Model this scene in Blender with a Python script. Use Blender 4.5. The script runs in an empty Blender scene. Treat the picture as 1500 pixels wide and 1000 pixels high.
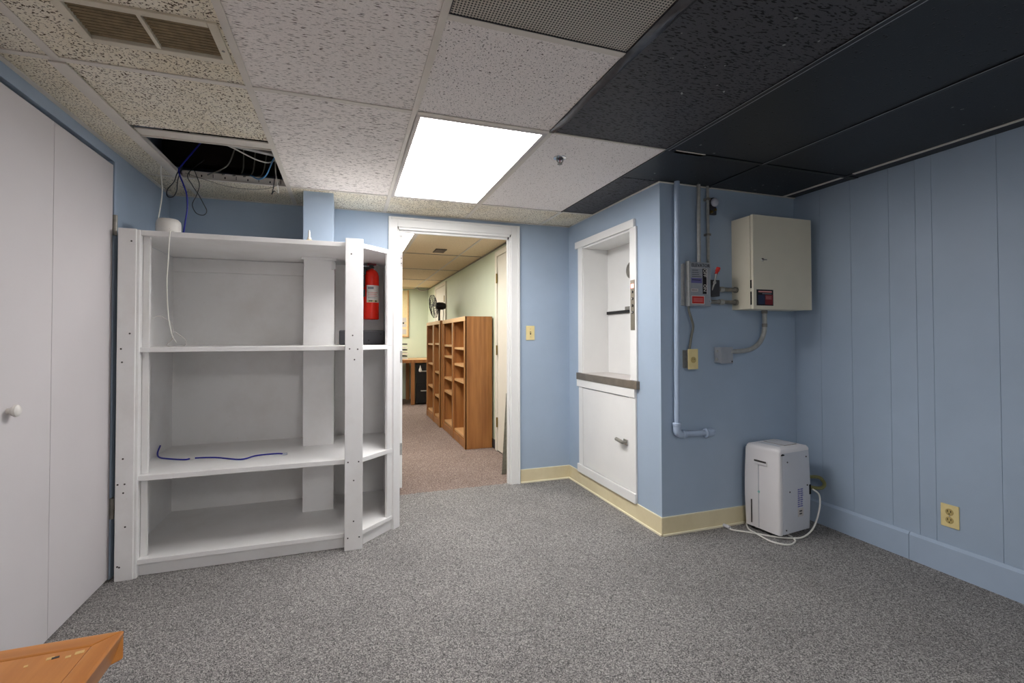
import bpy, bmesh, math, random
from mathutils import Vector, Matrix
random.seed(7)
S = bpy.context.scene
COL = S.collection

# ------------------------------------------------------------------ camera
F_PX = 698.991
cam_d = bpy.data.cameras.new('camera')
cam_d.sensor_width = 36.0
cam_d.lens = F_PX * 36.0 / 1500.0
cam_d.shift_y = -17.86 / 1500.0
cam_d.clip_start = 0.02
cam = bpy.data.objects.new('camera', cam_d)
COL.objects.link(cam)
cam.matrix_world = (Matrix.Translation((0, 0, 1.177)) @ Matrix.Rotation(math.radians(-19.04), 4, 'Z')
                    @ Matrix.Rotation(math.radians(90.972), 4, 'X') @ Matrix.Rotation(math.radians(-0.127), 4, 'Z'))
S.camera = cam

# ------------------------------------------------------------------ world, exposure
w = bpy.data.worlds.new('world'); S.world = w; w.use_nodes = True
w.node_tree.nodes['Background'].inputs[0].default_value = (0.5, 0.5, 0.5, 1)
w.node_tree.nodes['Background'].inputs[1].default_value = 0.0
S.view_settings.view_transform = 'Standard'
S.view_settings.look = 'None'
S.view_settings.gamma = 1.0
S.view_settings.use_curve_mapping = False
S.view_settings.exposure = 1.42
TROFFER_W = 8.5        # emission of the lit lens in view
TROFFER_FILL_W = 10.0   # unseen panel assumed behind the camera, added as fill
TROFFER_HALL_W = 10.0

# ------------------------------------------------------------------ room numbers (metres)
H = 2.107                  # suspended ceiling
DECK = 2.62                # structure above it
XL, XR, YB, XD, YA, YR = -1.095, 2.831, 3.64, 1.765, 2.399, -2.3
LX = [-0.92, -0.346, 0.259, 0.870, 1.497, 2.117, 2.730]
HALL_X, HALL_H, HALL_Y = 1.49, 2.12, 9.35

# ------------------------------------------------------------------ materials
def srgb(r, g, b):
    f = lambda c: (c / 255.0 / 12.92) if c / 255.0 <= 0.04045 else ((c / 255.0 + 0.055) / 1.055) ** 2.4
    return (f(r), f(g), f(b), 1.0)

class NT:
    def __init__(self, name):
        self.m = bpy.data.materials.new(name); self.m.use_nodes = True
        self.t = self.m.node_tree; self.n = self.t.nodes; self.l = self.t.links
        self.b = self.n['Principled BSDF']
    def node(self, kind, **kw):
        o = self.n.new(kind)
        for k, v in kw.items():
            if k.startswith('i_'):
                key = k[2:]
                o.inputs[int(key) if key.isdigit() else key.replace('_', ' ')].default_value = v
            else: setattr(o, k, v)
        return o
    def link(self, a, b): self.l.new(a, b)
    def coords(self, scale=(1, 1, 1), rand=False):
        tc = self.node('ShaderNodeTexCoord')
        mp = self.node('ShaderNodeMapping'); mp.inputs['Scale'].default_value = scale
        if rand:
            oi = self.node('ShaderNodeObjectInfo')
            mu = self.node('ShaderNodeMath', operation='MULTIPLY'); mu.inputs[1].default_value = 37.0
            self.link(oi.outputs['Random'], mu.inputs[0])
            ad = self.node('ShaderNodeVectorMath', operation='ADD')
            self.link(tc.outputs['Object'], ad.inputs[0]); self.link(mu.outputs[0], ad.inputs[1])
            self.link(ad.outputs[0], mp.inputs[0])
        else: self.link(tc.outputs['Object'], mp.inputs[0])
        return mp.outputs[0]
    def noise(self, vec, scale, detail=2.0, rough=0.5):
        n = self.node('ShaderNodeTexNoise'); n.inputs['Scale'].default_value = scale
        n.inputs['Detail'].default_value = detail; n.inputs['Roughness'].default_value = rough
        self.link(vec, n.inputs['Vector']); return n.outputs[0]
    def ramp(self, fac, stops):
        r = self.node('ShaderNodeValToRGB'); e = r.color_ramp.elements
        while len(e) < len(stops): e.new(0.5)
        for x, (p, c) in zip(e, stops): x.position = p; x.color = c
        self.link(fac, r.inputs[0]); return r.outputs[0]
    def mix(self, fac, a, b, mode='MIX'):
        m = self.node('ShaderNodeMix', data_type='RGBA', blend_type=mode)
        for sock, v in ((m.inputs[0], fac), (m.inputs[6], a), (m.inputs[7], b)):
            if hasattr(v, 'is_linked'): self.link(v, sock)
            else: sock.default_value = v
        return m.outputs[2]
    def bump(self, h, strength=0.3, dist=0.002):
        b = self.node('ShaderNodeBump'); b.inputs['Strength'].default_value = strength
        b.inputs['Distance'].default_value = dist
        self.link(h, b.inputs['Height']); self.link(b.outputs[0], self.b.inputs['Normal'])
    def base(self, c):
        if hasattr(c, 'is_linked'): self.link(c, self.b.inputs['Base Color'])
        else: self.b.inputs['Base Color'].default_value = c
W0, K0 = (1, 1, 1, 1), (0, 0, 0, 1)

def paint(name, col, rough=0.5, var=0.06, scale=9.0, metal=0.0, bump=0.08, spec=0.35):
    m = NT(name); v = m.coords(); n = m.noise(v, scale, 4, 0.6)
    dark = tuple(c * (1 - var) for c in col[:3]) + (1,); lite = tuple(min(1, c * (1 + var)) for c in col[:3]) + (1,)
    m.base(m.ramp(n, [(0.3, dark), (0.7, lite)]))
    m.b.inputs['Roughness'].default_value = rough; m.b.inputs['Metallic'].default_value = metal
    m.b.inputs['Specular IOR Level'].default_value = spec
    if bump: m.bump(m.noise(v, 140, 2), bump, 0.001)
    return m.m

def scuffed(name, col, dirt, amount=0.62, rough=0.45):
    m = NT(name); v = m.coords(); big = m.noise(v, 3.0, 5, 0.65); fine = m.noise(v, 45, 3, 0.6)
    c = m.mix(m.ramp(big, [(0.45, K0), (0.8, (0.5, 0.5, 0.5, 1))]), col, dirt)
    c = m.mix(m.ramp(fine, [(amount, K0), (amount + 0.1, (0.55, 0.55, 0.55, 1))]), c, dirt)
    m.base(c); m.b.inputs['Roughness'].default_value = rough
    m.bump(m.noise(v, 90, 3), 0.12, 0.001); return m.m

def wood(name, c1, c2, axis='Z', rough=0.38, scale=1.0):
    m = NT(name); s = [14, 14, 14]; s['XYZ'.index(axis)] = 0.9
    v = m.coords(tuple(x * scale for x in s), rand=True)
    a = m.noise(v, 1.6, 6, 0.62); v2 = m.coords((2.2, 2.2, 1.3), rand=True); b = m.noise(v2, 1.2, 3)
    c = m.ramp(a, [(0.32, c1), (0.68, c2)])
    c = m.mix(m.ramp(b, [(0.35, K0), (0.7, (0.45, 0.45, 0.45, 1))]), c, c1)
    m.base(c); m.b.inputs['Roughness'].default_value = rough; m.bump(a, 0.08, 0.001); return m.m

def carpet(name, lo, mid, hi):
    m = NT(name); v = m.coords()
    vo = m.node('ShaderNodeTexVoronoi'); vo.inputs['Scale'].default_value = 300.0; m.link(v, vo.inputs['Vector'])
    sep = m.node('ShaderNodeSeparateColor'); m.link(vo.outputs['Color'], sep.inputs[0])
    c = m.ramp(sep.outputs[0], [(0.05, lo), (0.45, mid), (0.97, hi)])
    big = m.noise(v, 2.2, 4, 0.6); med = m.noise(v, 75, 3, 0.7)
    c = m.mix(m.ramp(big, [(0.4, K0), (0.75, (0.25, 0.25, 0.25, 1))]), c, lo)
    c = m.mix(m.ramp(med, [(0.42, (0.38, 0.38, 0.38, 1)), (0.62, K0)]), c, lo)
    m.base(c); m.b.inputs['Roughness'].default_value = 0.95; m.b.inputs['Specular IOR Level'].default_value = 0.1
    m.bump(vo.outputs['Distance'], 0.9, 0.004); return m.m

def tile(name, col, pit, stretch=(1, 1, 1), scale=60, lo=0.60, hi=0.66, dots=False, stain=None, rough=0.9, chips=False):
    m = NT(name); v = m.coords(stretch, rand=True); vp = m.coords((1, 1, 1), rand=True)
    n = m.noise(v, scale, 1.5, 0.5)
    dens = m.noise(vp, 5.0, 2)
    pits = m.ramp(n, [(lo, K0), (hi, W0)])
    if dots:
        n2 = m.noise(vp, scale * 1.7, 1.0); pits = m.mix(1.0, pits, m.ramp(n2, [(0.66, K0), (0.72, W0)]), 'LIGHTEN')
    c = col
    if stain:
        c = m.mix(m.ramp(m.noise(vp, 3.1, 4, 0.6), [(0.4, K0), (0.75, W0)]), col, stain)
    fine = m.noise(vp, 260, 2)
    c = m.mix(m.ramp(fine, [(0.3, (0.16, 0.16, 0.16, 1)), (0.6, K0)]), c, pit)
    c = m.mix(pits, c, pit)
    if chips:
        ch = m.noise(vp, 34, 2); wh = m.noise(vp, 2.1, 2)
        f = m.mix(1.0, m.ramp(ch, [(0.715, K0), (0.745, W0)]), m.ramp(wh, [(0.5, K0), (0.58, W0)]), 'MULTIPLY')
        c = m.mix(f, c, (0.35, 0.35, 0.34, 1))
    m.base(c); m.b.inputs['Roughness'].default_value = rough
    m.b.inputs['Specular IOR Level'].default_value = 0.25
    inv = m.node('ShaderNodeInvert'); m.link(pits, inv.inputs[1]); m.bump(inv.outputs[0], 0.5, 0.003)
    return m.m

def emis(name, col, strength, tubes=None):
    m = NT(name); m.base((0.8, 0.8, 0.8, 1)); m.b.inputs['Emission Color'].default_value = col
    if tubes is None: m.b.inputs['Emission Strength'].default_value = strength
    else:                        # two lamps behind the lens, a little brighter in front of each
        tc = m.node('ShaderNodeTexCoord'); sx = m.node('ShaderNodeSeparateXYZ'); m.link(tc.outputs['Object'], sx.inputs[0])
        ab = m.node('ShaderNodeMath', operation='ABSOLUTE'); m.link(sx.outputs[0], ab.inputs[0])
        mr = m.node('ShaderNodeMapRange', interpolation_type='SMOOTHSTEP')
        mr.inputs[1].default_value = 0.0; mr.inputs[2].default_value = 0.14
        mr.inputs[3].default_value = strength * 0.55; mr.inputs[4].default_value = strength
        m.link(ab.outputs[0], mr.inputs[0]); m.link(mr.outputs[0], m.b.inputs['Emission Strength'])
    return m.m

def plain(name, col, rough=0.5, metal=0.0):
    return paint(name, col, rough, 0.04, 25.0, metal, 0.0)

M = {}
M['blue'] = paint('blue_wall_paint', srgb(164, 181, 200), 0.42, 0.04, 2.5)
M['blue_trim'] = paint('blue_trim_paint', srgb(167, 184, 204), 0.38, 0.04, 3)
M['blue_pipe'] = paint('blue_pipe_paint', srgb(166, 182, 204), 0.35, 0.04, 12)
M['green'] = paint('pale_green_paint', srgb(206, 215, 194), 0.55, 0.03, 2)
M['white'] = scuffed('white_shelf_paint', srgb(238, 237, 236), srgb(214, 209, 203), 0.70)
M['whiteclean'] = paint('white_trim_paint', srgb(230, 230, 228), 0.4, 0.02, 4)
M['door'] = paint('white_door_paint', srgb(216, 211, 212), 0.5, 0.02, 2)
M['offwhite'] = paint('offwhite_door_paint', srgb(226, 222, 210), 0.5, 0.02, 2)
M['cream'] = scuffed('cream_vinyl', srgb(226, 214, 178), srgb(190, 172, 128), 0.72, 0.4)
M['caulk'] = paint('cream_caulk', srgb(236, 228, 200), 0.5, 0.03)
M['carpet'] = carpet('grey_carpet', srgb(88, 87, 87), srgb(152, 149, 147), srgb(208, 204, 200))
M['carpet_hall'] = carpet('brown_carpet', srgb(96, 82, 76), srgb(158, 138, 129), srgb(200, 183, 174))
M['tileA'] = tile('tile_random_fissure', srgb(240, 234, 218), srgb(96, 84, 66), (1, 1, 1), 150, 0.575, 0.62, stain=srgb(226, 214, 186))
M['tileB'] = tile('tile_long_fissure', srgb(242, 236, 231), srgb(112, 102, 94), (0.19, 1, 1), 230, 0.60, 0.66)
M['tileC'] = tile('tile_pinhole', srgb(242, 236, 232), srgb(92, 84, 80), (0.8, 1, 1), 140, 0.645, 0.69, dots=True)
M['tileD'] = tile('tile_fine', srgb(242, 237, 234), srgb(140, 130, 124), (0.8, 1, 1), 150, 0.64, 0.70)
M['tileH'] = tile('tile_hall', srgb(222, 206, 178), srgb(170, 150, 122), (1, 1, 1), 120, 0.62, 0.7)
M['tileK'] = tile('tile_black_fissure', srgb(78, 78, 82), srgb(8, 8, 9), (0.30, 1, 1), 165, 0.565, 0.62, rough=0.55, chips=True)
M['tileS'] = tile('tile_black_smooth', srgb(43, 46, 50), srgb(20, 21, 24), (1, 1, 1), 70, 0.66, 0.72, rough=0.42, chips=True)
M['tee'] = paint('white_tee', srgb(216, 210, 200), 0.45, 0.05)
M['teeK'] = paint('black_tee', srgb(20, 20, 22), 0.35, 0.2)
M['tape'] = paint('black_tape', srgb(62, 62, 67), 0.2, 0.3, 20, 0.0, 0.5)
M['deck'] = paint('dark_deck', srgb(38, 33, 29), 0.9, 0.3)
M['lens'] = emis('lit_lens', (1.0, 0.975, 0.97, 1), TROFFER_W, True)
M['lens_fill'] = emis('lit_lens_fill', (1.0, 0.975, 0.96, 1), TROFFER_FILL_W, True)
M['lens_hall'] = emis('lit_lens_hall', (1.0, 0.96, 0.90, 1), TROFFER_HALL_W, True)
M['frame_grey'] = plain('light_frame', srgb(196, 190, 186), 0.4)
M['vent'] = scuffed('vent_enamel', srgb(214, 206, 186), srgb(150, 136, 108), 0.66)
M['slat'] = paint('dusty_slat', srgb(132, 116, 88), 0.7, 0.25, 30)
M['darkvoid'] = plain('dark_void', srgb(18, 16, 14), 0.9)
M['grey_metal'] = paint('grey_box_enamel', srgb(158, 162, 168), 0.38, 0.08, 12, 0.1)
M['steel'] = paint('galvanised_steel', srgb(170, 170, 166), 0.36, 0.14, 40, 0.3)
M['steel_dark'] = paint('dull_steel', srgb(134, 131, 124), 0.42, 0.2, 40, 0.3)
M['chrome'] = plain('chrome', srgb(205, 205, 205), 0.15, 1.0)
M['brass'] = paint('aged_brass', srgb(140, 120, 70), 0.35, 0.2, 40, 0.8)
M['beige_box'] = paint('beige_enamel', srgb(226, 219, 198), 0.42, 0.03, 5)
M['ivory'] = plain('ivory_plastic', srgb(232, 214, 156), 0.35)
M['ivory_d'] = plain('ivory_recess', srgb(190, 168, 110), 0.4)
M['black'] = plain('black_plastic', srgb(22, 22, 24), 0.4)
M['charcoal'] = plain('charcoal_metal', srgb(58, 58, 62), 0.45)
M['red'] = plain('red_enamel', srgb(246, 44, 26), 0.25)
M['redlab'] = plain('red_label', srgb(196, 52, 48), 0.5)
M['darkred'] = plain('dark_red_print', srgb(120, 30, 38), 0.5)
M['darkblue'] = plain('dark_blue_print', srgb(40, 48, 76), 0.5)
M['nearblack'] = plain('label_black', srgb(30, 24, 28), 0.5)
M['bluelab'] = plain('blue_label', srgb(108, 106, 160), 0.5)
M['paper'] = plain('paper', srgb(232, 228, 222), 0.6)
M['pink'] = plain('pink_print', srgb(226, 150, 146), 0.6)
M['greyprint'] = plain('grey_print', srgb(140, 140, 146), 0.6)
M['yellowprint'] = plain('yellow_print', srgb(206, 190, 70), 0.6)
M['wplastic'] = plain('white_plastic', srgb(228, 224, 218), 0.4)
M['dehum'] = paint('dehumidifier_plastic', srgb(228, 225, 225), 0.42, 0.015, 6)
M['dehum_side'] = paint('dehumidifier_back', srgb(200, 202, 208), 0.45, 0.02, 6)
M['greyslot'] = plain('dark_slot', srgb(70, 66, 64), 0.6)
M['browngrille'] = plain('brown_grille', srgb(128, 118, 108), 0.6)
M['teal'] = plain('teal_print', srgb(150, 200, 196), 0.6)
M['wcord'] = plain('white_cord', srgb(226, 224, 216), 0.45)
M['gcord'] = plain('grey_cord', srgb(120, 120, 112), 0.5)
M['kcord'] = plain('black_cord', srgb(42, 44, 46), 0.5)
M['bcord'] = plain('blue_cord', srgb(34, 40, 150), 0.4)
M['lbcord'] = plain('light_blue_cord', srgb(96, 156, 204), 0.4)
M['hose'] = plain('olive_hose', srgb(120, 118, 74), 0.45)
M['oak'] = wood('bookcase_wood', srgb(136, 86, 44), srgb(178, 122, 68), 'Z')
M['oak_light'] = wood('bookcase_edge_wood', srgb(196, 148, 98), srgb(216, 172, 122), 'Y')
M['table'] = wood('table_wood', srgb(182, 112, 50), srgb(222, 152, 80), 'X', 0.3)
M['table_edge'] = wood('table_edge_wood', srgb(188, 116, 52), srgb(226, 156, 82), 'Y', 0.3)
M['rawwood'] = plain('raw_wood', srgb(226, 190, 130), 0.7)
M['sill'] = paint('bronze_sill', srgb(132, 122, 110), 0.38, 0.15, 14, 0.5)
M['bronze'] = paint('bronze_plate', srgb(140, 134, 122), 0.35, 0.08, 20, 0.6)
M['redlit'] = emis('red_indicator', (1.0, 0.12, 0.08, 1), 2.5)
M['glassy'] = plain('clear_lens', srgb(190, 194, 206), 0.12)
M['yellowboard'] = plain('yellow_board', srgb(222, 206, 160), 0.6)
M['void_gap'] = plain('gap_black', srgb(8, 8, 9), 0.9)

# ------------------------------------------------------------------ helpers
WOFF = {}
def bx(bm, x0, x1, y0, y1, z0, z1, b=0.0):
    vs = [bm.verts.new((x, y, z)) for z in (z0, z1) for y in (y0, y1) for x in (x0, x1)]
    fs = [bm.faces.new([vs[i] for i in q]) for q in ((0, 2, 3, 1), (4, 5, 7, 6), (0, 1, 5, 4), (2, 6, 7, 3), (0, 4, 6, 2), (1, 3, 7, 5))]
    if b > 0:
        es = list({e for f in fs for e in f.edges})
        bmesh.ops.bevel(bm, geom=es, offset=b, segments=2, profile=0.6, affect='EDGES')
    return bm
def B(*a, b=0.0):
    bm = bmesh.new(); bx(bm, *a, b=b); return bm
def Bs(*boxes, b=0.0):
    bm = bmesh.new()
    for a in boxes: bx(bm, *a, b=b)
    return bm
def prism(poly, z0, z1, b=0.0):
    bm = bmesh.new()
    lo = [bm.verts.new((x, y, z0)) for x, y in poly]; hi = [bm.verts.new((x, y, z1)) for x, y in poly]
    n = len(poly); bm.faces.new(list(reversed(lo))); bm.faces.new(hi)
    for i in range(n): bm.faces.new((lo[i], lo[(i + 1) % n], hi[(i + 1) % n], hi[i]))
    bmesh.ops.recalc_face_normals(bm, faces=bm.faces)
    if b > 0: bmesh.ops.bevel(bm, geom=list(bm.edges), offset=b, segments=2, profile=0.6, affect='EDGES')
    return bm
def smooth_path(pts, n=8):
    P = [Vector(p) for p in pts]
    if len(P) < 3: return P
    Q = [P[0] * 2 - P[1]] + P + [P[-1] * 2 - P[-2]]; out = []
    for i in range(1, len(Q) - 2):
        a, b, c, d = Q[i - 1:i + 3]
        for k in range(n):
            t = k / n
            out.append(0.5 * ((2 * b) + (c - a) * t + (2 * a - 5 * b + 4 * c - d) * t * t + (3 * b - a - 3 * c + d) * t ** 3))
    out.append(P[-1]); return out
def tube(pts, r, seg=10, smooth=True, n=8, bm=None, radii=None):
    bm = bm or bmesh.new(); P = smooth_path(pts, n) if smooth else [Vector(p) for p in pts]
    N = len(P); rings = []; ref = None
    for i, p in enumerate(P):
        t = (P[min(i + 1, N - 1)] - P[max(i - 1, 0)]).normalized()
        if ref is None:
            ref = t.cross(Vector((0, 0, 1)))
            if ref.length < 0.1: ref = t.cross(Vector((1, 0, 0)))
        u = (ref - t * ref.dot(t)).normalized(); v = t.cross(u); ref = u
        rr = radii[i] if radii else r
        rings.append([bm.verts.new(p + (u * math.cos(2 * math.pi * k / seg) + v * math.sin(2 * math.pi * k / seg)) * rr) for k in range(seg)])
    for a, b in zip(rings, rings[1:]):
        for k in range(seg): bm.faces.new((a[k], a[(k + 1) % seg], b[(k + 1) % seg], b[k]))
    bm.faces.new(list(reversed(rings[0]))); bm.faces.new(rings[-1])
    bmesh.ops.recalc_face_normals(bm, faces=bm.faces)
    return bm
def lathe(profile, origin=(0, 0, 0), axis='Z', seg=28, bm=None):
    """profile = [(radius, height)...] along the axis"""
    bm = bm or bmesh.new(); rings = []
    for r, h in profile:
        ring = []
        for k in range(seg):
            a = 2 * math.pi * k / seg; p = (r * math.cos(a), r * math.sin(a), h)
            if axis == 'X': p = (p[2], p[0], p[1])
            if axis == 'Y': p = (p[0], p[2], p[1])
            ring.append(bm.verts.new(Vector(origin) + Vector(p)))
        rings.append(ring)
    for a, b in zip(rings, rings[1:]):
        for k in range(seg): bm.faces.new((a[k], a[(k + 1) % seg], b[(k + 1) % seg], b[k]))
    bm.faces.new(list(reversed(rings[0]))); bm.faces.new(rings[-1])
    bmesh.ops.recalc_face_normals(bm, faces=bm.faces); return bm
def tagit(o, label=None, cat=None, group=None, kind=None):
    for k, v in (('label', label), ('category', cat), ('group', group), ('kind', kind)):
        if v: o[k] = v
    return o
def obj(name, bm, mat, parent=None, label=None, cat=None, group=None, kind=None, smooth=False, local=False, origin=None):
    """one mesh object; vertices are given in world space unless local"""
    off = Vector((0, 0, 0))
    if parent is not None and not local: off = WOFF[parent.name]
    if parent is None and origin is not None: off = Vector(origin)
    org = Vector(origin) if origin is not None else off
    if not local:
        for v in bm.verts: v.co -= org
    me = bpy.data.meshes.new(name); bm.to_mesh(me); bm.free()
    if smooth:
        for p in me.polygons: p.use_smooth = True
        try: me.set_sharp_from_angle(angle=math.radians(40))
        except Exception: pass
    me.materials.append(M[mat])
    o = bpy.data.objects.new(name, me); COL.objects.link(o)
    if parent is not None:
        o.parent = parent
        if not local and origin is not None: o.location = org - WOFF[parent.name]
    elif origin is not None: o.location = org
    WOFF[o.name] = org if not local else Vector((0, 0, 0))
    return tagit(o, label, cat, group, kind)
def thing(name, loc, label=None, cat=None, group=None, kind=None, rotz=0.0):
    o = bpy.data.objects.new(name, None); COL.objects.link(o); o.location = loc; o.rotation_euler.z = rotz
    o.empty_display_size = 0.05; WOFF[o.name] = Vector(loc)
    return tagit(o, label, cat, group, kind)
def text(s, size, mat, parent, mtx, name='lettering', thick=0.0004, label=None):
    cu = bpy.data.curves.new(name, 'FONT'); cu.body = s; cu.size = size; cu.extrude = thick
    cu.align_x = 'CENTER'; cu.align_y = 'CENTER'
    t = bpy.data.objects.new(name, cu); COL.objects.link(t)
    me = bpy.data.meshes.new_from_object(t.evaluated_get(bpy.context.evaluated_depsgraph_get()))
    bpy.data.objects.remove(t); bpy.data.curves.remove(cu)
    me.transform(Matrix.Translation(-WOFF[parent.name]) @ mtx); me.materials.clear(); me.materials.append(M[mat])
    o = bpy.data.objects.new(name, me); COL.objects.link(o); o.parent = parent
    if label: o['label'] = label
    return o
FRONT = Matrix.Rotation(math.radians(90), 4, 'X')          # text on a face looking to -Y
def at(x, y, z): return Matrix.Translation((x, y, z))

# ================================================================== STRUCTURE
T = 0.10
edge = [(XL - T, 3.66)] + [(0.30 + i * 0.0125, 3.672 + random.uniform(-.010, .012)) for i in range(84)] + [(XR + T, 3.66)]
obj('floor', prism([(XL - T, YR - T)] + edge + [(XR + T, YR - T)], -0.08, 0.0), 'carpet', kind='structure', label='grey loop pile carpet floor of the front room')
obj('floor_hall', B(-2.2, HALL_X + T, 3.60, HALL_Y + T, -0.075, -0.002), 'carpet_hall', kind='structure', label='brownish carpet floor of the room beyond the doorway')
obj('wall_left', Bs((XL - T, XL, 2.885, YB, 0, DECK), (XL - T, XL, YR, 0.83, 0, DECK), (XL - T, XL, 0.83, 2.885, 2.052, DECK)), 'blue', kind='structure')
obj('wall_closet', B(XL - 0.72, XL - 0.70, 0.7, 3.0, 0, DECK), 'darkvoid', kind='structure')
DX0, DX1, DZ = 0.352, 1.247, 2.005
obj('wall_back', Bs((XL, DX0, YB, YB + .07, 0, DECK), (DX1, XD, YB, YB + .07, 0, DECK), (DX0, DX1, YB, YB + .07, DZ, DECK)), 'blue', kind='structure')
NY0, NY1, NZ0, NZ1 = 2.702, 3.384, 0.862, 1.888
obj('wall_dumbwaiter', Bs((XD, XD + T, YA, NY0, 0, DECK), (XD, XD + T, NY1, YB + T, 0, DECK), (XD, XD + T, NY0, NY1, 0, NZ0), (XD, XD + T, NY0, NY1, NZ1, DECK)), 'blue', kind='structure')
obj('wall_alcove', B(XD + T, XR + T, YA, YA + T, 0, DECK), 'blue', kind='structure')
obj('wall_rear', B(XL - T, XR + T, YR - T, YR, 0, DECK), 'whiteclean', kind='structure')
obj('wall_column', B(-0.266, -0.088, 3.27, YB, 1.716, H + 0.02), 'blue', kind='structure', label='blue boxed column rising above the white shelving unit')
wr = obj('wall_right', B(XR + 0.0035, XR + T, YR, YA, 0, DECK), 'blue', kind='structure')
edges = [2.399, 2.215, 2.02, 1.808, 1.677, 1.602, 1.341, 1.10, 0.93, 0.66, 0.52, 0.36, 0.05, -0.2, -0.42, -0.72, -0.86, -1.1, -1.4, -1.66, -1.9, -2.1, YR]
for a, b in zip(edges, edges[1:]):
    obj('panel', B(XR, XR + 0.008, b + 0.0007, a - 0.0007, 0.0, DECK, b=0.0008), 'blue', wr)
obj('wall_hall_right', Bs((HALL_X, HALL_X + T, YB + .07, 3.78, 0, DECK), (HALL_X, HALL_X + T, 3.78, HALL_Y, 0, DECK)), 'green', kind='structure')
obj('wall_hall_far', B(-2.2, HALL_X + T, HALL_Y, HALL_Y + T, 0, DECK), 'green', kind='structure')
obj('wall_hall_left', B(-2.2, -2.1, YB + .07, HALL_Y, 0, DECK), 'green', kind='structure')
obj('wall_hall_near', Bs((-2.2, DX0 - 0.01, YB + .07, YB + .07 + 0.01, 0, DECK), (DX1 + 0.01, HALL_X, YB + .07, YB + .07 + 0.01, 0, DECK)), 'green', kind='structure')

# ---- baseboards
def cove(name, x0, x1, y0, y1, dx, dy, mat='cream'):
    """vinyl base with a thin lighter top edge and toe line"""
    h = 0.106
    o = obj(name, B(x0, x1, y0, y1, 0, h, b=0.002), mat, kind='structure')
    obj('top_edge', B(min(x0, x0), x1, y0, y1, h - 0.001, h + 0.004), 'caulk', o)
    obj('toe_edge', B(x0 + min(0, dx) * 0.008, x1 + max(0, dx) * 0.008, y0 + min(0, dy) * 0.008, y1 + max(0, dy) * 0.008, 0, 0.012, b=0.002), 'caulk', o)
    return o
cove('baseboard_back', 1.326, XD - 0.006, YB - 0.006, YB, 0, -1)
cove('baseboard_dumbwaiter', XD - 0.007, XD, YA - 0.007, YB - 0.007, -1, 0)
cove('baseboard_alcove', XD + 0.001, XR - 0.02, YA - 0.007, YA, 0, -1)
bbr = thing('baseboard_right', (XR, 1.72, 0), kind='structure')
for a, b in ((2.39, 1.7225), (1.7195, -0.7), (-0.703, YR)):
    bm = prism([(0, 0), (-0.018, 0), (-0.018, 0.13), (-0.006, 0.143), (0, 0.143)], b, a)
    for v in bm.verts: v.co = Vector((XR + v.co.x, v.co.z, v.co.y))
    obj('board', bm, 'blue_trim', bbr)
obj('baseboard_hall', B(HALL_X - 0.012, HALL_X, 4.86, 7.4, 0, 0.09, b=0.002), 'charcoal', kind='structure')

# ---- ceiling grid and tiles
ceil = thing('ceiling', (0, 0, H), kind='structure', label='suspended ceiling of fissured tiles, part of it painted black')
obj('deck', B(-2.2, XR + T, YR - T, HALL_Y + T, DECK, DECK + 0.05), 'deck', ceil)
def ctile(x0, x1, y0, y1, mat, z=0.001):
    g = 0.004
    c = ((x0 + x1) / 2, (y0 + y1) / 2, H + z)
    return obj('ceiling_tile', B(x0 + g, x1 - g, y0 + g, y1 - g, H + z, H + z + 0.016), mat, ceil, origin=c)
R0, R1, R2 = 1.350, 1.975, 3.210
rows_back = [(0.756, -0.463), (-0.463, -1.682), (-1.682, YR)]
cols = [(XL, LX[0])] + list(zip(LX, LX[1:])) + [(LX[6], XR)]
VENT = (-0.775, -0.368, 1.600, 1.825)
HOLE = (LX[0], LX[1], 2.590, R2)
for ci, (x0, x1) in enumerate(cols):
    for y1, y0 in rows_back:
        if ci == 3 and y1 == -0.463: continue                    # bay of the added rear fill light
        ctile(x0, x1, y0, y1, ['tileA', 'tileA', 'tileB', 'tileC', 'tileK', 'tileS', 'tileS', 'tileS'][ci])
ctile(XL, LX[0], 0.756, R1, 'tileA'); ctile(XL, LX[0], R1, R2, 'tileA'); ctile(XL, LX[0], R2, YB, 'tileA')
# tile around the air vent is cut: four strips would show joints, so it is one mesh with a hole
bm = Bs((LX[0] + .004, VENT[0] + .02, 0.76, R1 - .004, H + .001, H + .017), (VENT[1] - .02, LX[1] - .004, 0.76, R1 - .004, H + .001, H + .017),
        (VENT[0] + .02, VENT[1] - .02, 0.76, VENT[2] + .02, H + .001, H + .017), (VENT[0] + .02, VENT[1] - .02, VENT[3] - .02, R1 - .004, H + .001, H + .017))
obj('ceiling_tile', bm, 'tileA', ceil, origin=(-0.63, 1.37, H))
ctile(LX[0], LX[1], R1, 2.500, 'tileA'); ctile(LX[0], LX[1], R2, YB, 'tileA')
ctile(LX[1], LX[2], 0.756, R1, 'tileB'); ctile(LX[1], LX[2], R1, R2, 'tileB'); ctile(LX[1], LX[2], R2, YB, 'tileA')
ctile(LX[2], LX[3], R0, R1, 'tileC'); ctile(LX[2], LX[3], R2, YB, 'tileA')
ctile(LX[3], LX[4], 0.756, R1, 'tileK'); ctile(LX[3], LX[4], R1, R2, 'tileD'); ctile(LX[3], LX[4], R2, YB, 'tileA')
ctile(LX[4], LX[5], 0.756, R1, 'tileS'); ctile(LX[4], XD, YA, R2, 'tileK'); ctile(LX[4], LX[5], R1, YA, 'tileS'); ctile(LX[4], XD, R2, YB, 'tileA')
ctile(LX[5], LX[6], 0.756, R1, 'tileS'); ctile(LX[5], LX[6], R1, YA, 'tileS')
ctile(LX[6], XR, 0.756, R1, 'tileS'); ctile(LX[6], XR, R1, YA, 'tileS')
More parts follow.
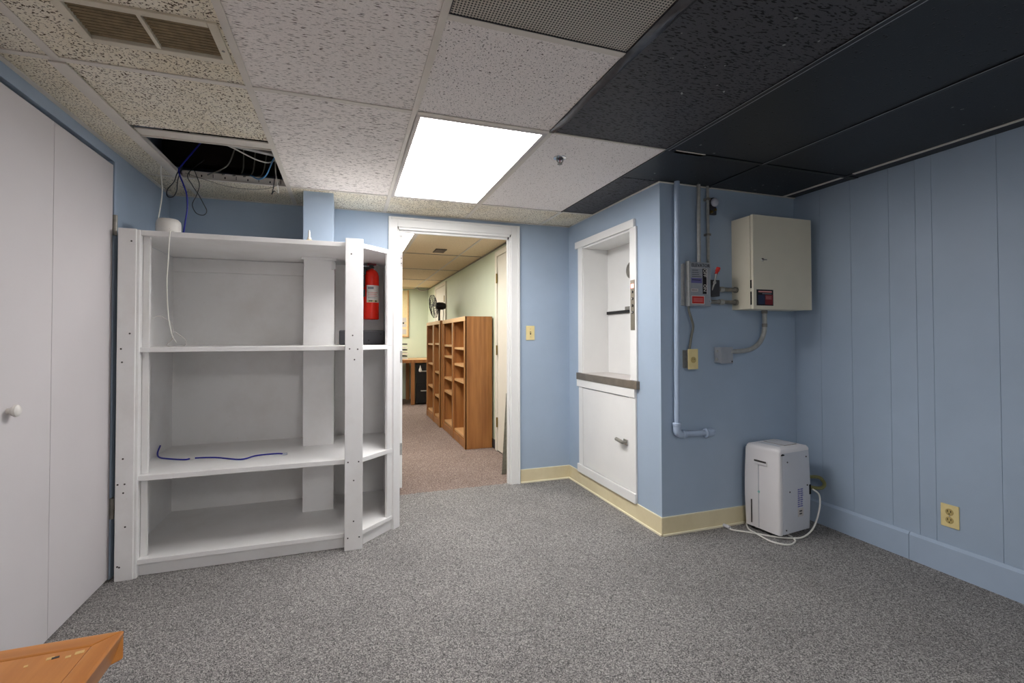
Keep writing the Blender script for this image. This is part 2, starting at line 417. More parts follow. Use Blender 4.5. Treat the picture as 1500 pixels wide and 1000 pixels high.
def tee(x0, x1, y0, y1, mat='tee', w=None, web=True, name='ceiling_tee'):
    alongY = (y1 - y0) > (x1 - x0); bm = bmesh.new()
    bx(bm, x0, x1, y0, y1, H - 0.004, H + 0.0005, b=0.0008)
    if web:
        if alongY: c = (x0 + x1) / 2; bx(bm, c - .001, c + .001, y0, y1, H, H + .036)
        else: c = (y0 + y1) / 2; bx(bm, x0, x1, c - .001, c + .001, H, H + .036)
    obj(name, bm, mat, ceil, origin=((x0 + x1) / 2, (y0 + y1) / 2, H))
w2 = 0.012
for i, x in enumerate(LX):
    if i == 0:
        tee(x - 0.012, x + 0.016, YR, YB)
        obj('tee_rail', Bs((x - .024, x + .024, R1 + .012, R2, H - .010, H - .004), b=.001), 'tee', ceil)
    elif i in (1, 2): tee(x - w2, x + w2, YR, YB)
    elif i == 3: tee(x - w2, x + w2, R1, YB); tee(x - w2, x + w2, YR, R1 - 0.012, 'teeK')
    elif i == 4: tee(x - .003, x + .003, R1 + .012, R2, 'teeK'); tee(x - w2, x + w2, R2, YB); tee(x - w2, x + w2, YR, R1, 'teeK')
    elif i == 5: tee(x - w2, x + w2, YR, YA, 'teeK')
    else: tee(x - .010, x + .010, YR, R1 - .05, 'tee'); tee(x - .010, x + .010, R1 + .012, YA, 'tee'); tee(x - .010, x + .010, R1 - .05, R1 + .012, 'teeK')
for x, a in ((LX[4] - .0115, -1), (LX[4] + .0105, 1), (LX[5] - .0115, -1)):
    obj('edge_highlight', B(x - .0012, x + .0012, YR, R1 - .002, H - .0052, H - .0035), 'grey_metal', ceil)      # pale strip painting the thin highlight along the tee edge
cr = []
for ci, (x0, x1) in enumerate(cols):
    k = 'tee' if ci <= 3 else 'teeK'
    for y in (0.756, -0.463, -1.682):
        cr.append((x0, x1, y, k, w2))
    if ci in (0, 1, 2, 3): cr.append((x0, x1, R1, 'tee', w2))
    if ci == 4: cr.append((x0, x1, R1, 'tee', 0.006))
    if ci in (5, 6): cr.append((x0, x1, R1, 'teeK', w2))
    if ci == 7: cr.append((x0, XR, R1, 'teeK', 0.016))
    if ci in (0, 2, 3, 4): cr.append((x0, x1, R2, 'tee', 0.008))
cr.append((LX[4], XD, R2, 'tee', 0.008)); cr.append((LX[2], LX[3], R0, 'tee', w2)); cr.append((LX[2], LX[3], 0.756, 'tee', w2))
for x0, x1, y, k, ww in cr: tee(x0 + .012, x1 - .012, y - ww, y + ww, k)
tee(LX[4] + .045, LX[4] + .225, R1 - .014, R1 + .012, 'tee', name='bare_tee')           # where the black paint is missing
obj('cross_bar', Bs((LX[0] + .022, LX[1] - .012, 2.530, 2.610, H + .002, H + .008), (LX[0] + .022, LX[1] - .012, 2.604, 2.610, H - .004, H + .03), b=.001), 'tee', ceil)                  # front edge of the open bay
bm = Bs((LX[0] + .016, LX[1] - .012, R2 - .002, R2, H - .002, H + .040), (LX[0] + .016, LX[1] - .012, R2 - .010, R2 + .010, H - .004, H))
for i in range(9): bx(bm, LX[0] + .05 + i * .06, LX[0] + .056 + i * .06, R2 - .0028, R2 - .0015, H + .014, H + .022)
obj('slotted_bar', bm, 'tee', ceil)
for i in range(9):
    obj('slot', B(LX[0] + .05 + i * .06, LX[0] + (.056 if i % 2 else .053) + i * .06, R2 - .0035, R2 - .0015, H + .010, H + (.022 if i % 2 else .030)), 'void_gap', ceil)
for a in ((XL, XL + .02, YR, YB, 'tee'), (XL, 1.50, YB - .02, YB, 'tee'), (1.5, XD, YB - .02, YB, 'tee'), (XD - .014, XD, YA - .014, YB, 'tee'), (XD, XR, YA - .014, YA, 'tee')):
    x0, x1, y0, y1, k = a
    obj('wall_angle', Bs((x0, x1, y0, y1, H - .005, H - .001)), k, ceil)
# long strip of shiny black tape sagging from the grid between white and black tiles
bm = bmesh.new(); N = 34; prev = None
for i in range(N + 1):
    y = 0.60 + (1.955 - 0.60) * i / N; t = i / N
    ww = 0.017 + 0.008 * math.sin(t * 7.0) * (1 - t) + 0.010 * math.sin(math.pi * t)
    sag = 0.010 + 0.006 * math.sin(t * 9.5) + 0.004 * math.sin(t * 23)
    ring = [bm.verts.new((LX[3] - 0.012 + dx * ww * 1.6, y, H - 0.005 - dz * sag)) for dx, dz in ((0, 0), (0.25, 0.8), (0.55, 1.1), (0.8, 0.5), (1.0, 0.05), (1.0, -0.15), (0, -0.2))]
    if prev:
        for k in range(7): bm.faces.new((prev[k], prev[(k + 1) % 7], ring[(k + 1) % 7], ring[k]))
    else: bm.faces.new(ring)
    prev = ring
bm.faces.new(list(reversed(prev))); bmesh.ops.recalc_face_normals(bm, faces=bm.faces)
obj('tape_strip', bm, 'tape', ceil, smooth=True, label='shiny black tape strip')

# hall ceiling
hc = thing('ceiling_hall', (0, 0, HALL_H), kind='structure', label='suspended ceiling of the room beyond the doorway')
hx = [-2.1, -1.26, -0.65, -0.02, 0.60, 1.21, HALL_X]; hy = [YB + .08, 4.16, 5.38, 6.60, 7.82, 9.04, HALL_Y]
for i, (x0, x1) in enumerate(zip(hx, hx[1:])):
    for j, (y0, y1) in enumerate(zip(hy, hy[1:])):
        if i == 3 and j in (1, 4): continue
        if i == 5 and j == 5: continue
        obj('ceiling_tile', B(x0 + .004, x1 - .004, y0 + .004, y1 - .004, HALL_H, HALL_H + .015), 'tileH', hc, origin=((x0 + x1) / 2, (y0 + y1) / 2, HALL_H))
for x in hx[1:-1]: obj('ceiling_tee', B(x - .009, x + .009, YB + .08, HALL_Y, HALL_H - .004, HALL_H), 'frame_grey', hc)
for y in hy[1:-1]: obj('ceiling_tee', B(-2.1, HALL_X, y - .012, y + .012, HALL_H - .0045, HALL_H + .01), 'steel_dark', hc)
obj('wall_angle', B(HALL_X - .018, HALL_X, YB + .08, HALL_Y, HALL_H - .012, HALL_H - .006), 'steel_dark', hc)

# ---- doorway trim, doors
tr = thing('trim_1', ((DX0 + DX1) / 2, YB, 0), kind='structure', label='white casing around the open doorway')
def casing(x0, x1, z0, z1, vertical, side):
    bm = Bs((x0, x1, YB - .014, YB, z0, z1), b=.002)
    obj('casing', bm, 'whiteclean', tr)
cw = 0.066
casing(DX0 - cw, DX0, 0, DZ + cw + .006, True, -1); casing(DX1, DX1 + cw + .005, 0, DZ + cw + .006, True, 1); casing(DX0, DX1, DZ, DZ + cw + .006, False, 0)
for x0, x1, z0, z1 in ((DX0 - cw, DX0 - cw + .016, 0, DZ + cw + .006), (DX1 + cw - .011, DX1 + cw + .005, 0, DZ + cw + .006), (DX0 - cw + .016, DX1 + cw - .011, DZ + cw - .010, DZ + cw + .006)):
    obj('backband', B(x0, x1, YB - .022, YB - .012, z0, z1, b=.002), 'whiteclean', tr)
obj('jamb', Bs((DX0 - .002, DX0 + .010, YB - .004, YB + .076, 0, DZ)), 'whiteclean', tr)
obj('jamb', Bs((DX1 - .010, DX1 + .002, YB - .004, YB + .076, 0, DZ)), 'whiteclean', tr)
obj('jamb', Bs((DX0, DX1, YB - .004, YB + .076, DZ - .018, DZ + .002)), 'whiteclean', tr)
obj('door_stop', Bs((DX0 + .010, DX1 - .010, YB + .02, YB + .045, DZ - .035, DZ - .018), (DX1 - .022, DX1 - .010, YB + .02, YB + .045, 0, DZ - .018)), 'whiteclean', tr)
# door leaf swung open into the far room; its hinge edge shows in the doorway
d2 = thing('door_2', (0.38, 3.725, 0.03), kind='structure', label='white door swung open into the far room, hinge edge showing')
obj('door_leaf', B(0.362, 0.398, 3.725, 4.545, 0.035, 1.965, b=.002), 'whiteclean', d2)
for z in (0.33, 1.03): obj('hinge', Bs((0.380, 0.397, 3.722, 3.726, z - .045, z + .045), b=.001), 'steel', d2)
obj('hinge_mortise', B(0.381, 0.396, 3.7235, 3.7252, 1.72, 1.81), 'frame_grey', d2)
for z in (1.745, 1.785): obj('screw_hole', lathe([(.004, 0), (.004, .001)], (0.389, 3.7225, z), 'Y', 8), 'void_gap', d2)
def swing_door(name, y0, y1, ztop, hinge_y, hinges, label):
    d = thing(name, (HALL_X, (y0 + y1) / 2, 0), kind='structure', label=label)
    X = HALL_X
    for a, b in ((y0 - .07, y0), (y1, y1 + .065)):
        obj('casing', B(X - .022, X, a, b, 0, ztop + .055, b=.003), 'offwhite', d)
    obj('casing', B(X - .022, X, y0, y1, ztop, ztop + .055, b=.003), 'offwhite', d)
    obj('door_leaf', B(X - .012, X, y0 + .004, y1 - .004, 0.012, ztop - .004, b=.002), 'offwhite', d)
    for z in hinges:
        obj('hinge', tube([(X - .024, hinge_y, z - .05), (X - .024, hinge_y, z + .05)], .009, 8, False), 'brass', d)
swing_door('door_3', 3.86, 4.745, 2.02, 4.735, (1.79, 1.045, 0.30), 'offwhite door in the green wall right behind the doorway')
swing_door('door_4', 7.56, 8.40, 2.02, 7.565, (1.80, 1.05, 0.3), 'pale door in the green wall behind the fan')
# closet bifold, four leaves
d1 = thing('door_1', (XL, 1.86, 0), kind='structure', label='white flat bifold closet doors along the left wall')
ly = [2.852, 2.352, 1.852, 1.352, 0.852]
for i, (a, b) in enumerate(zip(ly, ly[1:])):
    lf = obj('door_leaf', B(XL - .034, XL + .002, b + .0015, a - .0015, 0.012, 2.030, b=.0015), 'door', d1)
    if i in (1, 2):
        yk = b + .25 if i == 1 else a - .25
        yk = 2.100 if i == 1 else 1.604
        obj('knob', lathe([(.010, 0), (.009, .008), (.016, .014), (.021, .021), (.020, .028), (.013, .033), (.002, .034)], (XL + .002, yk, 0.930), 'X', 24), 'wplastic', lf, smooth=True)
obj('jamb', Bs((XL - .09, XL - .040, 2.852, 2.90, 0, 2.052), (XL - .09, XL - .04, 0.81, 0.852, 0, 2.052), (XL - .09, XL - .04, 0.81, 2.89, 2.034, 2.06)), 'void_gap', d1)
obj('jamb_strip', B(XL - .03, XL + .004, 2.862, 2.884, 0, 2.052, b=.002), 'blue_trim', d1)
for z in (1.735, 0.345):
    bm = tube([(XL + .009, 2.858, z - .05), (XL + .009, 2.858, z + .05)], .010, 10, False)
    bx(bm, XL + .004, XL + .008, 2.859, 2.882, z - .05, z + .05)
    obj('hinge', bm, 'steel_dark', d1)

# ================================================================== LIGHT FIXTURES
def troffer(name, x0, x1, y0, y1, z, lens, label):
    t = thing(name, ((x0 + x1) / 2, (y0 + y1) / 2, z), label, 'ceiling light', 'recessed fluorescent lights')
    f = .022
    obj('frame', Bs((x0, x0 + f, y0, y1, z - .004, z + .01), (x1 - f, x1, y0, y1, z - .004, z + .01), (x0 + f, x1 - f, y0, y0 + f, z - .004, z + .01), (x0 + f, x1 - f, y1 - f, y1, z - .004, z + .01)), 'frame_grey', t)
    obj('diffuser', B(x0 + f, x1 - f, y0 + f, y1 - f, z + .001, z + .006), lens, t)
    obj('housing', Bs((x0 + .005, x1 - .005, y0 + .005, y1 - .005, z + .012, z + .11)), 'frame_grey', t)
troffer('ceiling_light', LX[2] + .008, LX[3] - .008, R1 + .010, R2 - .008, H, 'lens', 'lit rectangular ceiling light panel in front of the doorway')
troffer('ceiling_light', LX[2] + .008, LX[3] - .008, -1.672, -0.473, H, 'lens_fill', 'assumed ceiling light panel behind the viewer, added as fill')  # never in view; assumed fixture added to fill the front room
troffer('ceiling_light', hx[3] + .01, hx[4] - .01, hy[1] + .01, hy[2] - .01, HALL_H, 'lens_hall', 'lit ceiling light panel just inside the far room')
troffer('ceiling_light', hx[3] + .01, hx[4] - .01, hy[4] + .01, hy[5] - .01, HALL_H, 'lens_hall', 'added out-of-view ceiling light panel above the far room desk')  # out of view, added as extra light for the far room

# ---- supply vent in the left tile
x0, x1, y0, y1 = VENT
v = thing('air_vent', ((x0 + x1) / 2, (y0 + y1) / 2, H), 'dusty cream louvred air vent in the speckled ceiling tile', 'air vent')
f = .026
bm = Bs((x0, x0 + f, y0, y1, H - .006, H + .012), (x1 - f, x1, y0, y1, H - .006, H + .012), (x0 + f, x1 - f, y0, y0 + f, H - .006, H + .012), (x0 + f, x1 - f, y1 - f, y1, H - .006, H + .012), b=.002)
obj('frame', bm, 'vent', v)
obj('duct', Bs((x0 + f - .004, x1 - f + .004, y0 + f, y1 - f, H + .06, H + .065), (x0 + f - .006, x0 + f, y0, y1, H + .012, H + .065), (x1 - f, x1 - f + .006, y0, y1, H + .012, H + .065), (x0 + f, x1 - f, y0 + f - .006, y0 + f, H + .012, H + .065), (x0 + f, x1 - f, y1 - f, y1 - f + .006, H + .012, H + .065)), 'darkvoid', v)
xm = (x0 + x1) / 2
obj('divider', B(xm - .006, xm + .006, y0 + f, y1 - f, H - .004, H + .016, b=.002), 'vent', v)
ns = 11
for side in ((x0 + f, xm - .006), (xm + .006, x1 - f)):
    for i in range(ns):
        yc = y0 + f + (y1 - y0 - 2 * f) * (i + .5) / ns
        bm = B(side[0], side[1], -.0042, .0042, -.0006, .0006)
        bmesh.ops.rotate(bm, verts=bm.verts, cent=(0, 0, 0), matrix=Matrix.Rotation(math.radians(-20), 3, 'X'))
        bmesh.ops.translate(bm, verts=bm.verts, vec=(0, yc, H + .006))
        obj('louvre', bm, 'slat', v)
for p in ((x0 + .013, (y0 + y1) / 2), (x1 - .013, (y0 + y1) / 2 + .03)):
    obj('screw', lathe([(.005, 0), (.004, .002)], (p[0], p[1], H - .0075), 'Z', 10), 'steel_dark', v)

# ---- perforated return panel
m = NT('perforated_metal'); vv = m.coords()
vo = m.node('ShaderNodeTexVoronoi', feature='F1'); vo.inputs['Scale'].default_value = 105.0; vo.inputs['Randomness'].default_value = 0.0
m.link(vv, vo.inputs['Vector'])
m.base(m.ramp(vo.outputs['Distance'], [(0.30, srgb(26, 24, 22)), (0.40, srgb(186, 180, 168))])); m.b.inputs['Roughness'].default_value = 0.5
M['perf'] = m.m
g = thing('return_grille', ((LX[2] + LX[3]) / 2, 1.05, H), 'perforated metal return air panel beside the black ceiling tiles', 'air grille')
obj('perforated_sheet', B(LX[2] + .014, LX[3] - .012, 0.77, R0 - .012, H + .001, H + .004), 'perf', g)
obj('frame', Bs((LX[2] + .012, LX[2] + .016, .768, R0 - .01, H - .002, H + .012), (LX[3] - .014, LX[3] - .010, .768, R0 - .01, H - .002, H + .012), (LX[2] + .016, LX[3] - .014, R0 - .014, R0 - .01, H - .002, H + .012), (LX[2] + .016, LX[3] - .014, .768, .772, H - .002, H + .012)), 'charcoal', g)

# ---- sprinkler
s = thing('sprinkler', (1.038, 2.242, H), 'small chrome fire sprinkler head in the white ceiling tile', 'sprinkler')
obj('escutcheon', lathe([(.034, 0), (.033, -.003), (.020, -.005), (.016, .012)], (1.038, 2.242, H), 'Z', 24), 'chrome', s, smooth=True)
obj('frame_arm', tube([(1.024, 2.242, H - .004), (1.022, 2.242, H - .018), (1.038, 2.242, H - .032)], .003, 8), 'steel_dark', s)
obj('frame_arm', tube([(1.052, 2.242, H - .004), (1.054, 2.242, H - .018), (1.038, 2.242, H - .032)], .003, 8), 'steel_dark', s)
obj('bulb', lathe([(.002, -.028), (.003, -.015), (.002, -.004)], (1.038, 2.242, H), 'Z', 8), 'darkred', s)
obj('deflector', lathe([(.013, -.034), (.013, -.032), (.004, -.031)], (1.038, 2.242, H), 'Z', 14), 'steel_dark', s)
obj('opening', lathe([(.018, -.006), (.018, -.0052)], (1.038, 2.242, H), 'Z', 18), 'black', s)

# ---- plenum above the open bay
obj('conduit_pipe', tube([(-0.72, 2.66, 2.155), (-0.30, 2.86, 2.165)], .013, 10, False), 'steel', label='grey conduit crossing above the open ceiling bay', cat='conduit')
obj('duct_block', B(-1.05, -0.35, 3.36, 3.46, 2.24, 2.58, b=.004), 'deck', label='dark joist above the open ceiling bay', cat='joist')

# ================================================================== WHITE SHELVING UNIT
u = thing('shelving_unit', (-0.4, 3.2, 0), 'white built-in open shelving unit with an angled right end', 'shelves')
CY0 = 2.845
def plan(front, inset=0.0):
    return [(-1.045, 3.56), (-1.045, front), (0.062, front), (0.085, front + .012), (0.288, front + .212), (0.275, 3.56)]
obj('top_shelf', prism(plan(CY0 - .004), 1.690, 1.716, .002), 'white', u)
obj('shelf', prism(plan(CY0), 1.107, 1.131, .002), 'white', u)
obj('shelf', prism(plan(CY0 - .006), 0.471, 0.497, .002), 'white', u)
obj('shelf', prism(plan(CY0 - .006), 0.062, 0.086, .002), 'white', u)
obj('back_panel', B(-1.07, 0.29, 3.56, 3.575, 0, 1.69), 'white', u)
obj('back_cleat', B(-1.045, -0.26, 3.545, 3.56, 1.600, 1.688, b=.002), 'white', u)
obj('side_panel', B(-1.062, -1.045, 2.84, 3.575, 0, 1.69, b=.001), 'white', u)
obj('side_panel', B(0.270, 0.292, 3.07, 3.575, 0, 1.69, b=.001), 'white', u)
obj('column_box', B(-0.262, -0.080, 3.27, 3.56, 0.08, 1.69, b=.001), 'white', u)
obj('column_shim', B(-0.098, -0.072, 3.256, 3.272, 1.615, 1.66), 'whiteclean', u)
obj('cap_strip', B(-0.275, -0.07, 3.262, 3.272, 1.672, 1.688), 'white', u)
def holes(par, pts, y):
    for x, z in pts: obj('screw_hole', lathe([(.0042, 0), (.0042, .0014)], (x, y - .0014, z), 'Y', 8), 'greyslot', par)
p1 = obj('front_post', B(-1.061, -0.986, 2.822, 2.842, 0, 1.718, b=.003), 'white', u)
holes(p1, [(-1.005, 1.655), (-1.008, 1.20), (-1.043, 1.125), (-1.038, 1.06), (-1.03, 0.59), (-1.05, 0.467), (-1.022, 0.467), (-1.027, 0.425), (-1.018, 0.26), (-1.048, 0.072), (-1.040, 0.068)], 2.822)
obj('front_post_return', B(-0.998, -0.974, 2.830, 2.870, 0, 1.715, b=.002), 'white', u)
for z0, z1 in ((0.086, 0.471), (0.497, 1.107), (1.131, 1.69)):
    obj('inner_stile', B(-0.974, -0.945, 2.872, 2.892, z0, z1, b=.002), 'white', u)
p2 = obj('front_post', B(-0.012, 0.084, 2.806, 2.826, 0, 1.733, b=.003), 'white', u)
holes(p2, [(0.020, 1.645), (0.028, 1.19), (0.012, 1.115), (0.055, 1.113), (0.038, 1.055), (0.006, 0.487), (0.062, 0.487), (0.036, 0.385), (0.036, 0.16), (0.006, 0.07), (0.066, 0.07)], 2.806)
for z in (0.43, 0.40): obj('nick', B(0.064, 0.085, 2.8052, 2.8075, z, z + .005), 'whiteclean', p2)
obj('toe_kick', B(-0.985, -0.005, 2.862, 2.880, 0, 0.062), 'white', u)
def slanted(x0, y0, x1, y1, th, z0, z1, b=.002):
    d = Vector((x1 - x0, y1 - y0, 0)).normalized(); n = Vector((-d.y, d.x, 0)) * th
    return prism([(x0, y0), (x1, y1), (x1 + n.x, y1 + n.y), (x0 + n.x, y0 + n.y)], z0, z1, b)
obj('toe_kick', slanted(.088, 2.868, .285, 3.063, .016, 0, .062), 'white', u)
obj('end_post', slanted(.272, 3.020, .313, 3.063, .022, 0, 1.730), 'white', u)
obj('end_post_return', B(.286, .312, 3.064, 3.13, 0, 1.728, b=.002), 'white', u)
for z0, z1 in ((0.086, 0.471), (0.497, 1.107), (1.131, 1.69)):
    obj('inner_stile', slanted(.232, 3.000, .268, 3.036, .018, z0, z1), 'white', u)
    obj('inner_stile', B(.248, .270, 3.50, 3.545, z0, z1, b=.002), 'white', u)

# ---- things on and in the unit
r = thing('wifi_router', (-0.905, 3.0, 1.716), 'white round-cornered router puck on top of the shelving unit', 'router')
obj('body', lathe([(.044, 0), (.053, .006), (.057, .03), (.057, .068), (.054, .083), (.044, .094), (.02, .099), (.002, .100)], (-0.905, 3.0, 1.716), 'Z', 32), 'wplastic', r, smooth=True)
obj('indicator', lathe([(.003, 0), (.003, .002)], (-0.885, 2.9465, 1.752), 'Y', 10), 'paper', r)
obj('power_cord', tube([(-0.94, 3.05, 2.16), (-0.952, 3.03, 2.09), (-0.945, 3.03, 1.98), (-0.95, 3.03, 1.90), (-0.962, 3.03, 1.815)], .0028, 8), 'wcord', label='white cord hanging from the open ceiling bay to the router', cat='cord')
obj('power_cord', tube([(-0.850, 2.965, 1.719), (-0.843, 2.90, 1.722), (-0.842, 2.822, 1.716), (-0.846, 2.815, 1.66), (-0.850, 2.82, 1.58), (-0.858, 2.83, 1.44), (-0.852, 2.84, 1.28), (-0.838, 2.846, 1.19), (-0.825, 2.86, 1.155)], .0026, 8), 'wcord', label='thin white cord dangling in front of the top compartment', cat='cord')
obj('clear_cord', tube([(-0.955, 2.93, 1.28), (-0.92, 2.96, 1.29), (-0.88, 2.98, 1.25), (-0.875, 2.98, 1.18), (-0.90, 2.98, 1.136), (-0.83, 3.0, 1.136), (-0.82, 2.98, 1.17), (-0.86, 2.96, 1.21)], .002, 6), 'frame_grey', label='thin clear cord coiled in the left corner of the middle shelf', cat='cord')
gb = thing('glue_bottle', (-0.22, 3.12, 1.716), 'small squeeze bottle with white nozzle on top of the shelving unit', 'bottle')
obj('bottle_body', lathe([(.022, 0), (.024, .003), (.024, .040), (.018, .052), (.010, .056)], (-0.22, 3.12, 1.716), 'Z', 20), 'yellowboard', gb, smooth=True)
obj('nozzle', lathe([(.012, .056), (.012, .066), (.008, .070), (.006, .098), (.004, .112)], (-0.22, 3.12, 1.716), 'Z', 16), 'wplastic', gb, smooth=True)
bc = thing('network_cable', (-0.7, 3.1, 0.497), 'blue network cable lying on the lower white shelf', 'cable')
pts = [(-1.038, 3.34, 0.545), (-1.035, 3.29, 0.515), (-1.01, 3.23, 0.502), (-0.96, 3.18, 0.501), (-0.856, 3.12, 0.501), (-0.815, 3.14, 0.501), (-0.705, 3.115, 0.501), (-0.56, 3.02, 0.501), (-0.494, 3.085, 0.501), (-0.40, 3.10, 0.501), (-0.345, 3.08, 0.501)]
obj('cord', tube(pts, .0042, 8), 'bcord', bc, smooth=True)
obj('plug', B(-0.352, -0.328, 3.058, 3.072, 0.498, 0.508, b=.001), 'glassy', bc)
obj('tag', B(-0.84, -0.81, 3.128, 3.142, 0.4985, 0.507), 'paper', bc)
sw = thing('network_box', (0.09, 3.28, 1.131), 'dark grey flat metal equipment box on the shelf under the extinguisher', 'device')
obj('case', B(-0.05, 0.232, 3.215, 3.40, 1.132, 1.226, b=.010), 'charcoal', sw)
for x, z in ((.205, 1.20), (.215, 1.155), (.13, 1.16)): obj('screw_hole', lathe([(.005, 0), (.005, .0012)], (x, 3.2138, z), 'Y', 8), 'black', sw)
obj('sticker', B(.078, .094, 3.2135, 3.215, 1.155, 1.178), 'paper', sw)
obj('port', B(-0.062, -0.048, 3.25, 3.28, 1.135, 1.15), 'paper', sw)

ex = thing('fire_extinguisher', (0.155, 3.42, 1.302), 'red fire extinguisher with white label hung in the upper shelf', 'extinguisher')
ec = (0.155, 3.42, 1.302)
obj('cylinder', lathe([(.046, 0), (.051, .004), (.051, .28), (.050, .300), (.044, .322), (.030, .338), (.018, .345), (.016, .352)], ec, 'Z', 36), 'red', ex, smooth=True)
bm = bmesh.new(); rows = []                       # label wraps the front right of the cylinder
for i in range(13):
    a = math.radians(-128 + i * 9.5); rows.append([bm.verts.new((ec[0] + .0516 * math.cos(a), ec[1] + .0516 * math.sin(a), ec[2] + z)) for z in (.115, .232)])
for a, b in zip(rows, rows[1:]): bm.faces.new((a[0], b[0], b[1], a[1]))
lab = obj('label', bm, 'paper', ex)
def wrapbar(z0, z1, a0, a1, mat):
    bm = bmesh.new(); rows = []
    for i in range(7):
        a = math.radians(a0 + (a1 - a0) * i / 6); rows.append([bm.verts.new((ec[0] + .0519 * math.cos(a), ec[1] + .0519 * math.sin(a), ec[2] + z)) for z in (z0, z1)])
    for a, b in zip(rows, rows[1:]): bm.faces.new((a[0], b[0], b[1], a[1]))
    obj('print', bm, mat, lab)
wrapbar(.205, .222, -118, -75, 'greyprint'); wrapbar(.180, .184, -118, -40, 'pink'); wrapbar(.168, .172, -118, -50, 'pink'); wrapbar(.156, .159, -118, -40, 'pink'); wrapbar(.145, .148, -118, -60, 'greyprint'); wrapbar(.118, .130, -124, -30, 'yellowprint'); wrapbar(.121, .128, -112, -82, 'kcord'); wrapbar(.121, .128, -66, -48, 'kcord')
obj('valve', Bs((.140, .168, 3.402, 3.438, 1.652, 1.678), (.118, .150, 3.40, 3.425, 1.640, 1.662), b=.003), 'black', ex)
obj('lever', Bs((.128, .188, 3.404, 3.434, 1.672, 1.686), b=.004), 'darkred', ex)
obj('carry_handle', B(.135, .190, 3.408, 3.432, 1.655, 1.663, b=.002), 'black', ex)
obj('pin_ring', lathe([(.016, 0), (.016, .004), (.010, .004), (.010, 0)], (.190, 3.405, 1.664), 'Y', 18), 'paper', ex)
obj('clamp', Bs((.099, .113, 3.352, 3.385, 1.455, 1.505), (.100, .112, 3.36, 3.40, 1.52, 1.60), (.100, .118, 3.362, 3.40, 1.605, 1.655), b=.003), 'black', ex)
obj('bracket', Bs((.090, .104, 3.42, 3.56, 1.46, 1.66), (.092, .106, 3.39, 3.44, 1.52, 1.55), (.11, .20, 3.472, 3.558, 1.40, 1.56), b=.003), 'black', ex)

# ---- cables around the open bay
def cable(name, pts, r, mat, label, n=8):
    return obj(name, tube(pts, r, 7, True, n), mat, label=label, cat='cable', smooth=True)
cable('network_cable', [(-0.80, 3.16, 2.30), (-0.87, 3.10, 2.15), (-0.884, 3.08, 2.10), (-0.862, 3.08, 2.03), (-0.846, 3.08, 1.975), (-0.842, 3.08, 1.90), (-0.85, 3.08, 1.83), (-0.862, 3.09, 1.76), (-0.885, 3.15, 1.721)], .0042, 'bcord', 'dark blue cable hanging from the ceiling bay behind the router')
cable('loose_wire', [(-0.86, 3.14, 2.20), (-0.89, 3.08, 2.09), (-0.905, 3.08, 2.04), (-0.937, 3.08, 1.99), (-0.935, 3.08, 1.955), (-0.91, 3.08, 1.955), (-0.893, 3.08, 1.99), (-0.888, 3.08, 2.05), (-0.875, 3.12, 2.16)], .0026, 'kcord', 'black wire loop left of the blue cable under the ceiling bay')
cable('loose_wire', [(-0.78, 3.15, 2.20), (-0.84, 3.08, 2.09), (-0.82, 3.08, 2.03), (-0.79, 3.08, 1.98), (-0.765, 3.08, 1.93), (-0.748, 3.08, 1.89), (-0.765, 3.08, 1.865), (-0.80, 3.08, 1.875), (-0.818, 3.08, 1.92), (-0.80, 3.08, 1.97), (-0.785, 3.08, 2.03), (-0.80, 3.08, 2.085), (-0.83, 3.12, 2.15)], .0022, 'kcord', 'long black wire loop right of the blue cable under the ceiling bay')
cable('loose_wire', [(-0.86, 3.10, 2.10), (-0.78, 3.14, 2.085), (-0.68, 3.14, 2.06), (-0.58, 3.14, 2.05), (-0.47, 3.14, 2.06), (-0.40, 3.14, 2.09), (-0.38, 3.18, 2.16)], .0015, 'gcord', 'thin grey wire sagging across the open ceiling bay')
cable('loose_wire', [(-0.75, 3.10, 2.10), (-0.70, 3.16, 2.155), (-0.66, 3.17, 2.20), (-0.63, 3.18, 2.30)], .004, 'gcord', 'grey wire bent up at the rear bar of the ceiling bay')
for k, dx in enumerate((0, .055, .11)):
    cable('plenum_wire', [(-0.70 + dx, 3.20, 2.14), (-0.64 + dx, 3.26, 2.165), (-0.60 + dx, 3.24, 2.19), (-0.60 + dx * 1.2, 3.26, 2.36)], .0038, 'gcord', ['leftmost grey wire standing behind the slotted bar', 'middle grey wire standing behind the slotted bar', 'rightmost grey wire standing behind the slotted bar'][k])
cable('network_cable', [(-0.34, 2.98, 2.26), (-0.40, 3.02, 2.21), (-0.45, 3.08, 2.125), (-0.50, 3.14, 2.115), (-0.55, 3.19, 2.15)], .004, 'lbcord', 'light blue cable slanting through the right of the ceiling bay')
cable('white_wire', [(-0.70, 2.78, 2.20), (-0.60, 2.88, 2.20), (-0.48, 3.00, 2.18), (-0.41, 3.05, 2.20), (-0.36, 3.06, 2.28)], .004, 'wcord', 'white cable drooping inside the ceiling bay')
hk = thing('hanging_wire', (-0.40, 3.08, 2.0), 'pale doubled wire with hooked ends hanging at the right of the bay', 'wire')
obj('strand', tube([(-0.40, 3.08, 2.28), (-0.402, 3.08, 2.18), (-0.392, 3.08, 2.08), (-0.384, 3.08, 2.03), (-0.395, 3.08, 2.035), (-0.402, 3.08, 2.04)], .003, 7), 'wcord', hk)
obj('strand', tube([(-0.41, 3.085, 2.28), (-0.405, 3.085, 2.15), (-0.412, 3.085, 2.06), (-0.421, 3.085, 2.018), (-0.412, 3.085, 2.035), (-0.40, 3.085, 2.038)], .0028, 7), 'kcord', hk)

